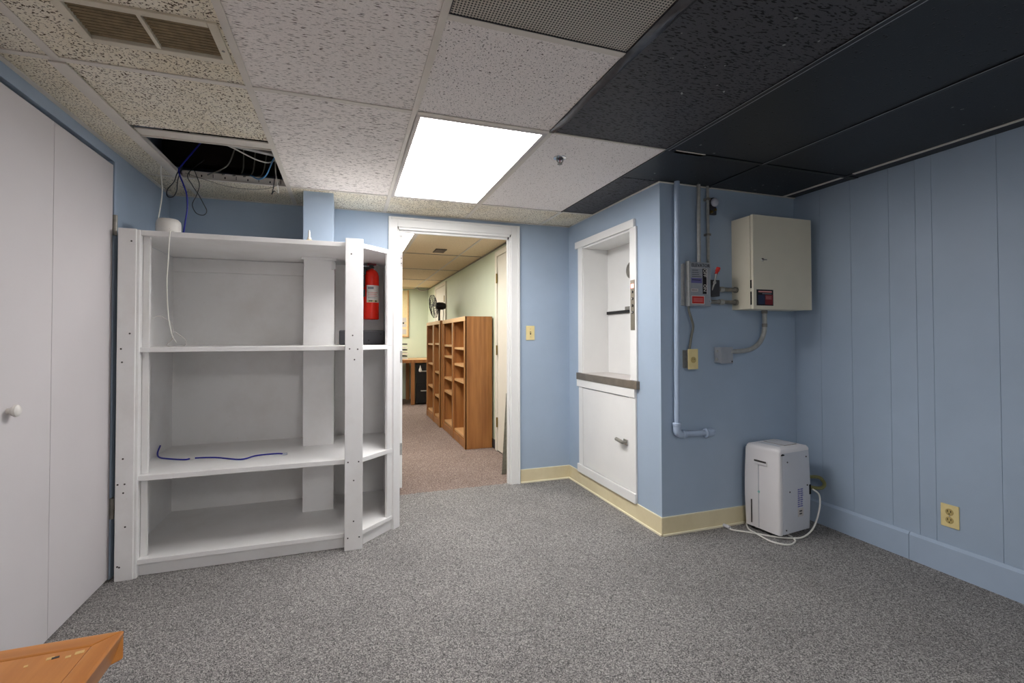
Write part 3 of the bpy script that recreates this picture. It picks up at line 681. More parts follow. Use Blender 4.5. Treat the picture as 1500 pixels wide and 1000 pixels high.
# ================================================================== DUMBWAITER
dw = thing('dumbwaiter', (XD, 3.046, 0.1), 'white dumbwaiter hatch with open niche and door below in the blue wall', 'dumbwaiter')
NB = 1.985
obj('niche_side', B(XD - .002, NB, NY1 - .012, NY1 + .001, 0.892, NZ1), 'whiteclean', dw)
obj('niche_side', B(XD - .002, NB, NY0 - .001, NY0 + .012, 0.892, NZ1), 'whiteclean', dw)
obj('niche_top', B(XD - .002, NB, NY0, NY1, NZ1 - .012, NZ1 + .001), 'whiteclean', dw)
ud = obj('upper_door', B(NB - .006, NB + .012, NY0, NY1, 1.395, NZ1, b=.001), 'whiteclean', dw)
obj('lower_door', B(NB - .002, NB + .012, NY0, NY1, 0.892, 1.360, b=.001), 'whiteclean', dw)
obj('rubber_edge', B(NB - .018, NB + .01, NY0 + .01, NY1 - .012, 1.358, 1.380, b=.003), 'black', dw)
obj('door_edge', B(NB - .012, NB + .012, NY0 + .01, NY1 - .012, 1.380, 1.397, b=.002), 'whiteclean', dw)
obj('latch', B(NB - .03, NB, 3.016, 3.086, 1.378, 1.404, b=.003), 'steel_dark', dw)
obj('finger_hole', lathe([(.062, 0), (.062, -.004), (.050, -.006), (.046, -.002)], (NB - .006, 3.036, 1.672), 'X', 26), 'steel_dark', ud)
fx0, fx1 = XD - .013, XD
obj('frame_leg', B(fx0, fx1, NY1 - .004, NY1 + .066, 0.896, 1.893, b=.002), 'whiteclean', dw)
fr = obj('frame_leg', B(fx0, fx1, NY0 - .070, NY0 + .004, 0.896, 1.893, b=.002), 'whiteclean', dw)
obj('frame_head', B(XD - .020, XD, 2.651, 3.489, 1.890, 1.944, b=.003), 'whiteclean', dw)
obj('sill', B(XD - .024, NB, 2.618, 3.464, 0.842, 0.894, b=.002), 'sill', dw)
obj('sill_top', B(XD - .018, NB - .006, NY0 + .004, NY1 - .004, 0.893, 0.897), 'frame_grey', dw)
obj('under_rail', B(XD - .020, XD, 2.65, 3.466, 0.785, 0.842, b=.003), 'whiteclean', dw)
obj('stile', B(fx0, fx1, 3.378, 3.442, 0.165, 0.785, b=.002), 'whiteclean', dw)
obj('stile', B(fx0, fx1, 2.648, 2.724, 0.165, 0.785, b=.002), 'whiteclean', dw)
obj('bottom_rail', B(XD - .021, XD, 2.646, 3.46, 0.108, 0.172, b=.004), 'whiteclean', dw)
cd = obj('cupboard_door', B(XD - .010, XD, 2.727, 3.375, 0.176, 0.780, b=.002), 'whiteclean', dw)
obj('latch_plate', B(XD - .019, XD - .009, 2.738, 2.786, .462, .500, b=.004), 'chrome', cd)
obj('handle', tube([(XD - .019, 2.762, .481), (XD - .037, 2.764, .481), (XD - .041, 2.786, .484), (XD - .039, 2.841, .488)], .012, 12, radii=None), 'steel_dark', cd, smooth=True)
cp = obj('control_panel', B(XD - .016, XD - .012, 2.648, 2.694, 1.222, 1.548, b=.001), 'bronze', dw)
for i, z in enumerate((1.470, 1.426, 1.382, 1.338)):
    obj('button', lathe([(.0085, 0), (.0085, -.004), (.006, -.005), (.002, -.005)], (XD - .016, 2.668, z), 'X', 16), 'black' if i != 3 else 'charcoal', cp)
    obj('button_cap', lathe([(.0045, -.005), (.0045, -.006)], (XD - .016, 2.668, z), 'X', 12), 'frame_grey' if i in (1, 3) else 'steel_dark', cp)
obj('indicator', B(XD - .018, XD - .015, 2.654, 2.684, 1.496, 1.522, b=.001), 'redlit', cp, label='lit red floor indicator')

# ================================================================== ALCOVE SERVICES
Y = YA
def pipe(name, label, cat='pipe'): return thing(name, (0, 0, 0), label, cat)
pp = thing('wall_pipe', (1.850, Y - .03, 0.60), 'thick blue painted pipe with elbow running down the alcove wall', 'pipe')
pc = Y - .034
obj('riser', tube([(1.864, pc, H + .1), (1.850, pc, 0.64)], .0165, 18, False), 'blue_pipe', pp, smooth=True)
obj('elbow', tube([(1.850, pc, 0.665), (1.850, pc, 0.645), (1.853, pc, 0.615), (1.868, pc, 0.602), (1.903, pc, 0.600)], .023, 18), 'blue_pipe', pp, smooth=True)
obj('elbow_collar', lathe([(.022, 0), (.026, .004), (.026, .018), (.022, .022)], (1.850, pc, 0.648), 'Z', 20), 'blue_pipe', pp, smooth=True)
obj('run', tube([(1.89, pc, 0.600), (2.08, pc, 0.594)], .0165, 18, False), 'blue_pipe', pp, smooth=True)
obj('elbow_collar', lathe([(.022, 0), (.026, .004), (.026, .018), (.022, .022)], (1.886, pc, 0.600), 'X', 20), 'blue_pipe', pp, smooth=True)
obj('wall_elbow', tube([(2.062, pc, 0.595), (2.092, pc, 0.594), (2.112, pc + .008, 0.594), (2.118, Y + .002, 0.594)], .023, 18), 'blue_pipe', pp, smooth=True)
obj('wall_collar', lathe([(.024, 0), (.029, .004), (.029, .014), (.024, .02)], (2.052, pc, 0.595), 'X', 20), 'blue_pipe', pp, smooth=True)

obj('conduit', tube([(2.022, Y - .03, 1.625), (2.026, Y - .03, H + .1)], .0115, 14, False), 'steel', label='smooth steel conduit rising from the disconnect box', cat='conduit', smooth=True)
fl = thing('flex_conduit', (2.10, Y - .022, 1.6), 'ribbed flexible metal conduit beside the smooth steel one', 'conduit')
N = 130; prof = []
for i in range(N): prof.append((.0085 + (.0018 if i % 2 else 0), i * .0046))
obj('armour', lathe(prof, (2.100, Y - .022, 1.612), 'Z', 12), 'steel', fl, smooth=True)
for z in (1.80, 2.02): obj('strap', B(2.086, 2.114, Y - .034, Y, z, z + .014, b=.002), 'steel_dark', fl)
be = thing('signal_lamp', (2.14, Y, 1.97), 'small round clear lamp on a dark socket near the black ceiling', 'lamp')
obj('socket_plate', B(2.116, 2.170, Y - .022, Y, 1.935, 1.985, b=.006), 'charcoal', be)
obj('terminal', Bs((2.118, 2.132, Y - .034, Y - .02, 1.942, 1.958), (2.148, 2.160, Y - .034, Y - .02, 1.958, 1.972), b=.002), 'brass', be)
obj('lamp_base', lathe([(.030, 0), (.030, -.02), (.026, -.026)], (2.146, Y, 2.012), 'Y', 22), 'charcoal', be)
obj('lamp_lens', lathe([(.026, -.026), (.025, -.036), (.019, -.044), (.009, -.047), (.002, -.048)], (2.147, Y, 2.010), 'Y', 24), 'glassy', be, smooth=True)

# ---- disconnect switch
ds = thing('disconnect_switch', (2.009, Y, 1.36), 'grey lettered disconnect switch box with red handled lever', 'switch box')
fy = Y - .063
obj('box', B(1.921, 2.077, fy + .012, Y, 1.366, 1.618, b=.002), 'grey_metal', ds)
obj('cover', Bs((1.921, 2.081, fy, fy + .014, 1.362, 1.626), b=.002), 'grey_metal', ds)
obj('cover_flange', B(1.919, 1.931, fy - .003, fy + .03, 1.362, 1.632, b=.002), 'steel', ds)
obj('side_flange', B(1.913, 1.923, Y - .022, Y, 1.368, 1.620, b=.002), 'steel', ds)
def lab(name, x0, x1, z0, z1, mat, d=.0012): return obj(name, B(x0, x1, fy - d, fy, z0, z1), mat, ds)
lab('switch_strip', 2.021, 2.049, 1.436, 1.588, 'nearblack')
lab('strip_edge', 2.051, 2.054, 1.434, 1.590, 'paper'); lab('strip_edge', 1.937, 2.051, 1.590, 1.5915, 'paper')
lab('data_plate', 1.937, 2.015, 1.500, 1.530, 'bluelab'); lab('data_plate', 1.936, 1.987, 1.448, 1.466, 'frame_grey')
rl = lab('warning_label', 1.939, 2.033, 1.374, 1.424, 'paper'); lab('warning_label', 1.942, 2.029, 1.377, 1.421, 'redlab', .0018)
for z in (1.405, 1.397, 1.389): lab('print_line', 1.951, 2.019, z, z + .0025, 'pink', .0022)
for z in (1.575, 1.562, 1.550, 1.538): lab('print_line', 1.943, 1.943 + random.uniform(.04, .07), z, z + .003, 'charcoal', .0015)
lab('print_line', 1.943, 2.005, 1.516, 1.520, 'nearblack', .0018); lab('print_line', 1.941, 1.979, 1.4555, 1.4585, 'charcoal', .0018)
text('ELEVATOR', .028, 'nearblack', ds, at(2.007, fy - .0012, 1.606) @ FRONT, thick=.0006)
R90 = Matrix.Rotation(math.radians(-90), 4, 'Z')
text('OFF', .028, 'paper', ds, at(2.035, fy - .0018, 1.562) @ FRONT @ R90)
text('ON', .028, 'paper', ds, at(2.035, fy - .0018, 1.472) @ FRONT @ R90)
obj('switch_mechanism', Bs((2.081, 2.089, fy + .01, fy + .06, 1.405, 1.58), (2.089, 2.154, fy + .005, fy + .055, 1.425, 1.525), b=.003), 'charcoal', ds)
lv = obj('lever', tube([(2.097, fy + .01, 1.46), (2.107, fy, 1.50), (2.115, fy - .004, 1.54), (2.123, fy - .004, 1.575)], .005, 10), 'steel', ds, smooth=True)
obj('grip', tube([(2.118, fy - .004, 1.560), (2.127, fy - .004, 1.578), (2.137, fy - .004, 1.598)], .012, 12, radii=[.009] * 8 + [.0125] * 9), 'redlab', lv, smooth=True)
obj('lever_eye', lathe([(.011, 0), (.011, .004), (.006, .004), (.006, 0)], (2.107, fy - .006, 1.508), 'Y', 14), 'steel', lv)
obj('screw', lathe([(.006, 0), (.006, -.004)], (2.076, fy, 1.392), 'Y', 12), 'chrome', ds)
for k, z in enumerate((1.470, 1.392)):
    np_ = thing('conduit_nipple', (2.2, Y - .06, z), ['short upper pipe nipple joining switch box and beige cabinet', 'short lower pipe nipple joining switch box and beige cabinet'][k], 'pipe')
    obj('tube', tube([(2.07 if k else 2.15, Y - .04, z), (2.304, Y - .04, z)], .0125, 14, False), 'steel_dark', np_, smooth=True)
    obj('locknut', lathe([(.019, 0), (.019, .014)], (2.286, Y - .04, z), 'X', 8), 'steel_dark', np_)
    obj('coupling', lathe([(.017, 0), (.017, .03)], (2.165, Y - .04, z), 'X', 16), 'steel', np_)

# ---- beige control cabinet
ebx = thing('control_cabinet', (2.5, Y, 1.34), 'beige steel control cabinet with small latch on the alcove wall', 'cabinet')
ex0, ex1, ey, ez0, ez1 = 2.302, 2.772, 2.230, 1.346, 1.913
obj('body', B(ex0, ex1, ey + .022, Y, ez0, ez1, b=.002), 'beige_box', ebx)
obj('door_gap', B(ex0 + .004, ex1 - .004, ey + .016, ey + .024, ez0 + .004, ez1 - .004), 'void_gap', ebx)
ed = obj('door', B(ex0 - .002, ex1 + .002, ey - .002, ey + .017, ez0 - .002, ez1 + .002, b=.003), 'beige_box', ebx)
obj('latch', lathe([(.011, 0), (.010, -.004), (.004, -.010), (.003, -.012)], (2.374, ey - .002, 1.644), 'Y', 16), 'chrome', ed, smooth=True)
obj('latch_wing', B(2.378, 2.402, ey - .010, ey - .004, 1.641, 1.647, b=.002), 'steel_dark', ed)
def lb2(name, x0, x1, z0, z1, mat, d): obj(name, B(x0, x1, ey - .002 - d, ey - .0018, z0, z1), mat, ed)
lb2('label', 2.324, 2.455, 1.366, 1.463, 'nearblack', .0008)
lb2('label_print', 2.336, 2.387, 1.374, 1.43, 'darkblue', .0012); lb2('label_print', 2.39, 2.45, 1.372, 1.432, 'darkred', .0012)
lb2('label_print', 2.338, 2.443, 1.446, 1.454, 'pink', .0012); lb2('label_print', 2.368, 2.441, 1.436, 1.44, 'greyprint', .0012)
for z in (1.422, 1.414, 1.406): lb2('label_print', 2.394, 2.441, z, z + .002, 'pink', .0016)
for z, w_ in ((1.50, .004), (1.43, .007), (1.40, .005)):
    obj('chipped_edge', B(ex0 - .0035, ex0, ey + .010, ey + .020, z - .03, z + .02), 'void_gap', ed)
# conduit from the cabinet to the junction box
ct = thing('bent_conduit', (2.35, Y - .05, 1.1), 'steel conduit curving from the beige cabinet to the junction box', 'conduit')
cyy = Y - .045
obj('tube', tube([(2.519, cyy, 1.348), (2.519, cyy, 1.245), (2.508, cyy, 1.19), (2.468, cyy, 1.133), (2.40, cyy, 1.098), (2.32, cyy, 1.088), (2.24, cyy, 1.086)], .0145, 14), 'steel', ct, smooth=True)
obj('connector', lathe([(.018, 0), (.018, .02)], (2.519, cyy, 1.326), 'Z', 14), 'steel_dark', ct)
obj('coupling', lathe([(.016, 0), (.016, .022)], (2.519, cyy, 1.24), 'Z', 14), 'steel_dark', ct)
jb = thing('junction_box', (2.215, Y, 1.02), 'grey square junction box at the end of the bent conduit', 'box')
obj('box', B(2.158, 2.250, Y - .052, Y, 1.018, 1.112, b=.003), 'grey_metal', jb)
obj('cover', B(2.158, 2.254, Y - .056, Y - .050, 1.014, 1.114, b=.003), 'grey_metal', jb)
for z in (1.04, 1.09): obj('knockout', lathe([(.010, 0), (.010, -.004)], (2.158, Y - .026, z), 'X', 14), 'steel', jb)
obj('screw', lathe([(.004, 0), (.004, -.002)], (2.244, Y - .056, 1.026), 'Y', 8), 'void_gap', jb)
# surface outlet fed by armoured cable
so = thing('surface_outlet', (1.98, Y, 1.0), 'ivory outlet on a metal surface box below the switch box', 'outlet')
obj('back_box', B(1.920, 1.985, Y - .046, Y, 0.990, 1.098, b=.003), 'steel_dark', so)
pl = obj('cover_plate', B(1.921, 1.993, Y - .052, Y - .046, 0.984, 1.105, b=.003), 'ivory', so)
obj('socket', lathe([(.018, 0), (.018, -.003), (.016, -.0035)], (1.957, Y - .052, 1.040), 'Y', 20), 'ivory_d', pl)
for dx in (-.006, .006): obj('slot', B(1.957 + dx - .001, 1.957 + dx + .001, Y - .0562, Y - .0552, 1.040, 1.048), 'void_gap', pl)
obj('armoured_cable', tube([(1.934, Y - .04, 1.372), (1.938, Y - .04, 1.335), (1.958, Y - .038, 1.285), (1.972, Y - .035, 1.24), (1.960, Y - .033, 1.18), (1.946, Y - .03, 1.096)], .0075, 10), 'gcord', label='grey flexible cord from the switch box to the ivory outlet', cat='cable', smooth=True)

# ================================================================== DEHUMIDIFIER
DHX, DHY, DHR = 2.500, 2.254, math.radians(7.0)
dh = thing('dehumidifier', (DHX, DHY, 0), 'white portable dehumidifier standing in the alcove corner', 'dehumidifier', rotz=DHR)
WOFF[dh.name] = Vector((0, 0, 0))
hx_, hy_ = .147, .117
def dprof(z):           # bulge of the case with height
    t = z / .49; return 0.965 + .05 * math.sin(math.pi * min(max(t * .9 + .05, 0), 1))
def shell(x0, x1, y0, y1, zs, rc, crown=False, sc=1.0):
    bm = bmesh.new(); rings = []
    for z in zs:
        k = dprof(z); ring = []; a0, a1, b0, b1 = x0 * k, x1 * k, y0 * k, y1 * k
        for cx, cy, s0 in ((a1 - rc, b1 - rc, 0), (a0 + rc, b1 - rc, 90), (a0 + rc, b0 + rc, 180), (a1 - rc, b0 + rc, 270)):
            for j in range(6):
                a = math.radians(s0 + j * 18); ring.append(bm.verts.new((cx + rc * math.cos(a), cy + rc * math.sin(a), z)))
        rings.append(ring)
    n = len(rings[0])
    for a, b in zip(rings, rings[1:]):
        for k in range(n): bm.faces.new((a[k], a[(k + 1) % n], b[(k + 1) % n], b[k]))
    bm.faces.new(list(reversed(rings[0])))
    if crown:          # domed top: shrink inward while rising
        last = rings[-1]
        for f_, dz in ((.975, .009), (.93, .016), (.6, .022)):
            nr = [bm.verts.new((v.co.x * f_, v.co.y * f_, zs[-1] + dz)) for v in rings[-1]]
            for k in range(n): bm.faces.new((last[k], last[(k + 1) % n], nr[(k + 1) % n], nr[k]))
            last = nr
        bm.faces.new(last)
    else: bm.faces.new(rings[-1])
    bmesh.ops.recalc_face_normals(bm, faces=bm.faces); return bm
zs = [.022 + i * (.496 - .022) / 10 for i in range(11)]
sh = obj('front_shell', shell(-hx_, -.115, -hy_, hy_, zs, .012), 'dehum', dh, smooth=True, local=True)
obj('rear_shell', shell(-.117, hx_, -hy_ + .003, hy_ - .003, zs, .016), 'dehum_side', dh, smooth=True, local=True)
tp = obj('top_cover', shell(-hx_, hx_, -hy_, hy_, [.494, .502], .02, True), 'dehum', dh, smooth=True, local=True)
obj('top_grille', B(-.03, .085, -.070, .070, .520, .5255, b=.002), 'browngrille', tp, local=True)
for i in range(12): obj('grille_slat', B(-.026 + i * .0092, -.023 + i * .0092, -.066, .066, .525, .5275), 'dehum_side', tp, local=True)
obj('display_panel', B(-.085, -.04, -.065, .065, .520, .5252, b=.002), 'dehum_side', tp, local=True)
kx = -hx_ * 1.0
obj('handle_recess', B(-0.1532, -0.1490, -.042, .048, .408, .436, b=.002), 'dehum', sh, local=True)
obj('handle_slot', B(-0.1552, -0.1520, -.036, .042, .424, .434), 'greyslot', sh, local=True)
obj('bucket_seam', B(-0.1524, -0.1490, .0155, .017, .03, .405), 'dehum_side', sh, local=True)
obj('level_window', B(-0.1532, -0.1490, .062, .068, .045, .185), 'greyslot', sh, local=True)
obj('badge', lathe([(.007, 0), (.007, -.003)], (-0.1510, .014, .245), 'X', 14), 'teal', sh, local=True)
obj('corner_vent', B(-.128, -.105, -.1195, -.105, .484, .490), 'void_gap', sh, local=True)
back = [o for o in dh.children if o.name.startswith('rear_shell')][0]
by = lambda z, d=0.0: -(hy_ - .003) * dprof(z) - d       # surface of the rear panel at height z
for x, z in ((-.07, .440), (.105, .455), (-.055, .265), (.108, .285), (-.085, .045)): obj('screw', lathe([(.0045, .002), (.0045, -.0025)], (x, by(z), z), 'Y', 10), 'greyslot', back, local=True)
for i in range(9):
    z = .165 + i * .0125
    for xa, xb in ((.018, .040), (.043, .068)):
        obj('rating_print', B(xa, xb - random.uniform(0, .007), by(z, .0012), by(z) + .003, z, z + .007), 'bluelab', back, local=True)
obj('rating_sticker', B(.020, .070, by(.138, .0010), by(.138) + .004, .108, .158), 'frame_grey', back, local=True)
for z in (.120, .136): obj('sticker_print', B(.032, .056, by(z, .0022), by(z) + .002, z, z + .008), 'charcoal', back, local=True)
obj('hose_port', B(.126, .146, by(.26, .001), by(.26) + .01, .225, .285, b=.003), 'void_gap', back, local=True)
for x in (-.115, .115):
    for y in (-.08, .08): obj('caster', lathe([(.012, -.008), (.014, -.004), (.014, .004), (.012, .008)], (x, y, .0135), 'Y', 16), 'black', dh, local=True)
obj('base', B(-.136, .136, -.104, .104, .020, .030, b=.003), 'black', dh, local=True)
pcd = thing('appliance_cord', (2.4, 2.2, 0), 'pale power cord looped on the carpet by the dehumidifier', 'cord')
obj('cord', tube([(2.645, 2.135, 0.262), (2.686, 2.128, 0.228), (2.688, 2.125, 0.165), (2.655, 2.115, 0.10), (2.60, 2.105, 0.04), (2.52, 2.10, 0.008), (2.44, 2.12, 0.005), (2.37, 2.165, 0.005), (2.285, 2.26, 0.005), (2.22, 2.32, 0.005), (2.212, 2.345, .007)], .0048, 8), 'wcord', pcd, smooth=True)
obj('loop', tube([(2.36, 2.36, 0.010), (2.32, 2.30, 0.005), (2.292, 2.215, 0.014), (2.30, 2.12, 0.005), (2.355, 2.055, 0.005), (2.43, 2.075, .005), (2.462, 2.12, .005), (2.47, 2.17, .010)], .0048, 8), 'wcord', pcd, smooth=True)
obj('plug', tube([(2.212, 2.34, .012), (2.208, 2.385, .012)], .011, 10, False), 'dehum_side', pcd)
obj('drain_hose', tube([(2.652, 2.21, .262), (2.735, 2.165, .250), (2.785, 2.17, .262), (2.795, 2.19, .285), (2.765, 2.20, .305), (2.652, 2.225, .312)], .0105, 12), 'hose', label='olive drain hose curling from the dehumidifier to the wall', cat='hose', smooth=True)

# ================================================================== WALL PLATES
lsw = thing('light_switch', (1.413, YB, 1.213), 'ivory light switch plate beside the doorway', 'light switch')
pl = obj('plate', B(1.376, 1.450, YB - .007, YB, 1.155, 1.271, b=.003), 'ivory', lsw)
obj('toggle_slot', B(1.408, 1.418, YB - .0085, YB - .006, 1.200, 1.226), 'greyslot', pl)
obj('toggle', B(1.4095, 1.4165, YB - .018, YB - .007, 1.210, 1.224, b=.001), 'ivory_d', pl)
for z in (1.181, 1.245): obj('screw', lathe([(.003, 0), (.003, -.0015)], (1.413, YB - .007, z), 'Y', 8), 'ivory_d', pl)
ot = thing('wall_outlet', (XR, 1.543, .287), 'ivory duplex outlet low on the blue panelled right wall', 'outlet')
pl = obj('plate', B(XR - .007, XR, 1.505, 1.581, .231, .343, b=.003), 'ivory', ot)
for z in (.267, .307):
    obj('socket', lathe([(.017, 0), (.017, -.002), (.015, -.003)], (XR - .007, 1.543, z), 'X', 20), 'ivory_d', pl)
    for dy in (-.007, .007): obj('slot', B(XR - .0108, XR - .0095, 1.543 + dy - .0014, 1.543 + dy + .0014, z - .001, z + .009), 'void_gap', pl)
    obj('slot', lathe([(.0026, 0), (.0026, -.001)], (XR - .0098, 1.543, z - .009), 'X', 8), 'void_gap', pl)
obj('screw', lathe([(.003, 0), (.003, -.0015)], (XR - .007, 1.543, .287), 'X', 8), 'steel', pl)

# ================================================================== TABLE in the near left corner
tb = thing('wooden_table', (-.70, .35, 0), 'worn orange-brown wooden table, corner showing at lower left', 'table')
tx0, tx1, ty0, ty1, tz = -1.05, -.329, -.35, .914, .720
def poly3(p, z0, z1): return prism(p, z0, z1, .003)
rw = .030
obj('edge_rail', poly3([(tx0, ty1), (tx1, ty1), (tx1 - rw, ty1 - rw), (tx0 + rw, ty1 - rw)], tz - .045, tz), 'table', tb)
bm = prism([(tx1, ty1), (tx1, ty0), (tx1 - rw, ty0 + rw), (tx1 - rw, ty1 - rw)], tz - .045, tz, .003)
for v_ in bm.verts:
    if v_.co.z < tz - .03: v_.co.x -= .012
obj('edge_rail', bm, 'table_edge', tb)
obj('edge_rail', poly3([(tx0, ty0), (tx1, ty0), (tx1 - rw, ty0 + rw), (tx0 + rw, ty0 + rw)], tz - .045, tz), 'table', tb)
obj('edge_rail', poly3([(tx0, ty1), (tx0, ty0), (tx0 + rw, ty0 + rw), (tx0 + rw, ty1 - rw)], tz - .045, tz), 'table_edge', tb)
top = obj('top_panel', B(tx0 + rw + .0006, tx1 - rw - .0006, ty0 + rw + .0006, ty1 - rw - .0006, tz - .035, tz - .0015), 'table_edge', tb)
for x, y, l, w_ in ((-.372, .868, .010, .007), (-.381, .863, .006, .005), (-.404, .866, .008, .006), (-.425, .858, .004, .004)):
    obj('gouge', slanted(x, y, x + l, y + l * .25, w_, tz - .002, tz - .0008, 0), 'rawwood', top)
obj('dark_gouge', slanted(-.398, .8665, -.390, .869, .004, tz - .002, tz - .0007, 0), 'greyslot', top)
for x in (tx0 + .05, tx1 - .11):
    for y in (ty0 + .05, ty1 - .11): obj('leg', B(x, x + .06, y, y + .06, 0, tz - .045, b=.004), 'table', tb)
obj('apron', Bs((tx0 + .11, tx1 - .11, ty1 - .095, ty1 - .073, tz - .13, tz - .045), (tx0 + .11, tx1 - .11, ty0 + .07, ty0 + .09, tz - .13, tz - .045), (tx1 - .095, tx1 - .073, ty0 + .11, ty1 - .11, tz - .13, tz - .045), (tx0 + .07, tx0 + .09, ty0 + .11, ty1 - .11, tz - .13, tz - .045)), 'table', tb)

# ================================================================== FAR ROOM
def bookcase(name, x0, x1, y0, y1, h, div, near, far, label):
    """open bookcase whose front looks to -X; near/far = shelf heights in the two bays"""
    t = thing(name, (x0, (y0 + y1) / 2, 0), label, 'bookcase', 'wooden bookcases in the far room'); e = .022
    obj('side_panel', B(x0, x1, y0, y0 + e, 0, h, b=.002), 'oak', t); obj('side_panel', B(x0, x1, y1 - e, y1, 0, h, b=.002), 'oak', t)
    obj('top_panel', B(x0, x1, y0 + e, y1 - e, h - .024, h, b=.002), 'oak', t)
    obj('back_panel', B(x1 - .010, x1 - .002, y0 + e, y1 - e, .0, h - .024), 'oak', t)
    obj('divider', B(x0 + .012, x1 - .01, div[0] + .02, div[1] - .02, .1, h - .024), 'oak', t)
    obj('base_board', B(x0 + .002, x0 + .022, y0 + e, y1 - e, 0, .085, b=.002), 'oak', t)
    obj('head_rail', B(x0 - .004, x0 + .016, y0, y1, h - .048, h - .002, b=.002), 'oak_light', t)
    for a, b in ((y0, y0 + .055), div, (y1 - .055, y1)): obj('stile', B(x0 - .004, x0 + .014, a, b, .0, h - .048, b=.002), 'oak', t)
    for bay, zz in (((y0 + e, div[0] + .02), near), ((div[1] - .02, y1 - e), far)):
        for z in zz: obj('shelf', B(x0 + .014, x1 - .01, bay[0], bay[1], z - .012, z + .012, b=.001), 'oak_light', t)
    return t
bookcase('bookcase', 1.175, 1.470, 4.918, 6.175, 1.402, (5.515, 5.585), (1.052, .866, .688, .105), (1.075, .935, .660, .490, .105), 'nearer tall empty wooden bookcase beyond the doorway')
bookcase('bookcase', 1.148, 1.440, 6.225, 7.315, 1.402, (6.675, 6.765), (1.09, .70, .378, .105), (1.08, .792, .462, .105), 'farther wooden bookcase with the black fan on it')
fn = thing('desk_fan', (1.29, 7.0, 1.402), 'black table fan standing on the farther bookcase', 'fan')
fx, fyy, fz = 1.175, 7.0, 1.632
obj('base', lathe([(.075, 0), (.078, .008), (.05, .018), (.02, .022)], (1.285, fyy, 1.402), 'Z', 24), 'black', fn, smooth=True)
obj('neck', lathe([(.016, 0), (.014, .10), (.018, .16), (.022, .20)], (1.280, fyy, 1.42), 'Z', 14), 'black', fn, smooth=True)
obj('motor', lathe([(.028, 0), (.048, .012), (.056, .05), (.054, .11), (.038, .150), (.008, .160)], (1.225, fyy, fz + .01), 'X', 20), 'black', fn, smooth=True)
bm = bmesh.new()
for rr, dx in ((.165, 0), (.165, .045), (.12, -.022), (.12, .062), (.075, -.03), (.075, .068), (.03, -.034)):
    pts = [(fx + dx, fyy + rr * math.cos(a * math.pi / 16), fz + rr * math.sin(a * math.pi / 16)) for a in range(33)]
    tube(pts, .0028, 5, False, bm=bm)
for a in range(28):
    c_, s_ = math.cos(a * math.pi / 14), math.sin(a * math.pi / 14)
    tube([(fx + d, fyy + rr * c_, fz + rr * s_) for d, rr in ((-.034, .03), (-.03, .075), (-.022, .12), (0, .165), (.022, .168), (.045, .165), (.062, .12), (.068, .07))], .0018, 4, False, bm=bm)
bmesh.ops.rotate(bm, verts=bm.verts, cent=(fx, fyy, fz), matrix=Matrix.Rotation(math.radians(-8), 3, 'Y') @ Matrix.Rotation(math.radians(-3), 3, 'Z'))
obj('cage', bm, 'black', fn)
for k in range(3):
    bm = slanted(-.02, .02, .02, .14, .05, -.002, .002, 0)
    bmesh.ops.rotate(bm, verts=bm.verts, cent=(0, 0, 0), matrix=Matrix.Rotation(math.radians(90), 3, 'Y'))
    bmesh.ops.rotate(bm, verts=bm.verts, cent=(0, 0, 0), matrix=Matrix.Rotation(math.radians(120 * k), 3, 'X'))
    bmesh.ops.translate(bm, verts=bm.verts, vec=(fx + .022, fyy, fz))
    obj('blade', bm, 'charcoal', fn)
obj('cord', tube([(1.335, fyy, fz - .02), (1.345, fyy, 1.53), (1.338, fyy, 1.45), (1.345, fyy, 1.41)], .004, 6), 'black', fn)
# desk with file cabinet against the far wall
dk = thing('wooden_desk', (.9, 8.9, 0), 'wooden desk against the far green wall', 'desk')
obj('desktop', B(-.2, 1.46, 8.46, 9.30, .745, .790, b=.003), 'oak_light', dk)
obj('desktop_edge', B(-.2, 1.46, 8.450, 8.462, .735, .788, b=.002), 'oak', dk)
for x in (-.14, 1.055):
    for y in (8.48, 9.22): obj('leg', B(x, x + .065, y, y + .06, 0, .745, b=.003), 'oak', dk)
fc = thing('file_cabinet', (1.29, 8.8, 0), 'black two drawer file cabinet under the wooden desk', 'cabinet')
obj('body', B(1.145, 1.45, 8.50, 9.1, 0.02, .715, b=.003), 'black', fc)
for z0, z1 in ((.03, .355), (.365, .70)):
    dr = obj('drawer', B(1.150, 1.445, 8.485, 8.502, z0, z1, b=.003), 'black', fc)
    obj('handle', B(1.225, 1.375, 8.470, 8.486, z1 - .125, z1 - .105, b=.002), 'steel', dr)
bl = thing('hanging_tag', (1.21, 8.47, .62), 'small pale pear shaped tag hanging on the file cabinet', 'tag')
obj('tag_body', lathe([(.004, .115), (.010, .085), (.026, .035), (.024, .012), (.010, 0)], (1.212, 8.455, .575), 'Z', 14), 'paper', bl, smooth=True)
for i, z in enumerate((.792, .838, .884, .95, .99, 1.05)):
    tray = obj('paper_tray', B(.70, 1.02 - .012 * (i % 2), 8.62, 8.92, z, z + .020, b=.003), 'paper' if i % 2 == 0 else 'charcoal', label=['lowest', 'second', 'third', 'fourth', 'fifth', 'topmost'][i] + ' tray of the stack on the desk by the far wall', cat='tray', group='letter trays on the desk')
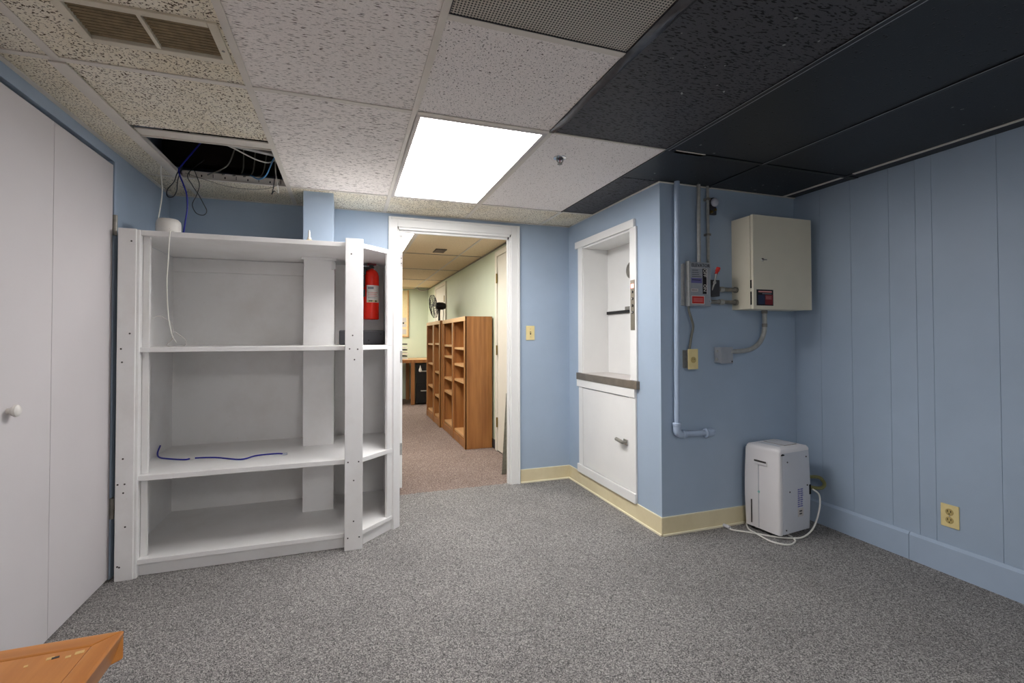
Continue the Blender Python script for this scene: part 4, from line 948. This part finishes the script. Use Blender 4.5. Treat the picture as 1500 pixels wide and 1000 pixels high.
bp = thing('wall_poster', (.85, HALL_Y, 1.2), 'tall pale framed poster on the far green wall', 'poster')
obj('board', B(.70, 1.10, HALL_Y - .02, HALL_Y, 1.20, 2.08, b=.002), 'yellowboard', bp)
obj('frame', Bs((1.095, 1.115, HALL_Y - .026, HALL_Y, 1.19, 2.09), (.70, 1.095, HALL_Y - .026, HALL_Y, 1.19, 1.21)), 'oak_light', bp)
for z, h_ in ((1.24, .10), (1.38, .06), (1.47, .09)): obj('printed_block', B(.93, 1.07, HALL_Y - .0215, HALL_Y - .0195, z, z + h_), 'frame_grey', bp)
obj('printed_block', B(1.0, 1.03, HALL_Y - .0225, HALL_Y - .0205, 1.44, 1.47), 'charcoal', bp)
hv = thing('hall_vent', (.95, 5.13, HALL_H), 'small dark ceiling register in the far room', 'air vent')
obj('frame', B(.885, 1.005, 5.03, 5.24, HALL_H - .008, HALL_H, b=.002), 'greyslot', hv)
for i in range(5): obj('louvre', B(.893, .997, 5.05 + i * .037, 5.065 + i * .037, HALL_H - .012, HALL_H - .007), 'browngrille', hv)
obj('loose_conduit', tube([(1.22, 9.15, HALL_H + .06), (1.28, 9.15, HALL_H - .03), (1.36, 9.15, HALL_H - .05), (1.44, 9.15, HALL_H - .02), (1.46, 9.15, HALL_H + .06)], .011, 8), 'frame_grey', label='pale flexible conduit dangling from the gap in the far ceiling', cat='conduit')
mw = thing('metal_strip', (1.30, 3.95, 0), 'grey tapered metal strip leaning inside the doorway', 'metal strip')
bm = bmesh.new()
pts = [(1.258, 3.925, 0), (1.308, 3.94, 0), (1.316, 3.95, .69), (1.308, 3.95, .69)]
a_ = [bm.verts.new(p) for p in pts]; b_ = [bm.verts.new((p[0] + .004, p[1] + .012, p[2])) for p in pts]
bm.faces.new(a_); bm.faces.new(list(reversed(b_)))
for i in range(4): bm.faces.new((a_[i], b_[i], b_[(i + 1) % 4], a_[(i + 1) % 4]))
bmesh.ops.recalc_face_normals(bm, faces=bm.faces)
obj('strip', bm, 'steel_dark', mw)
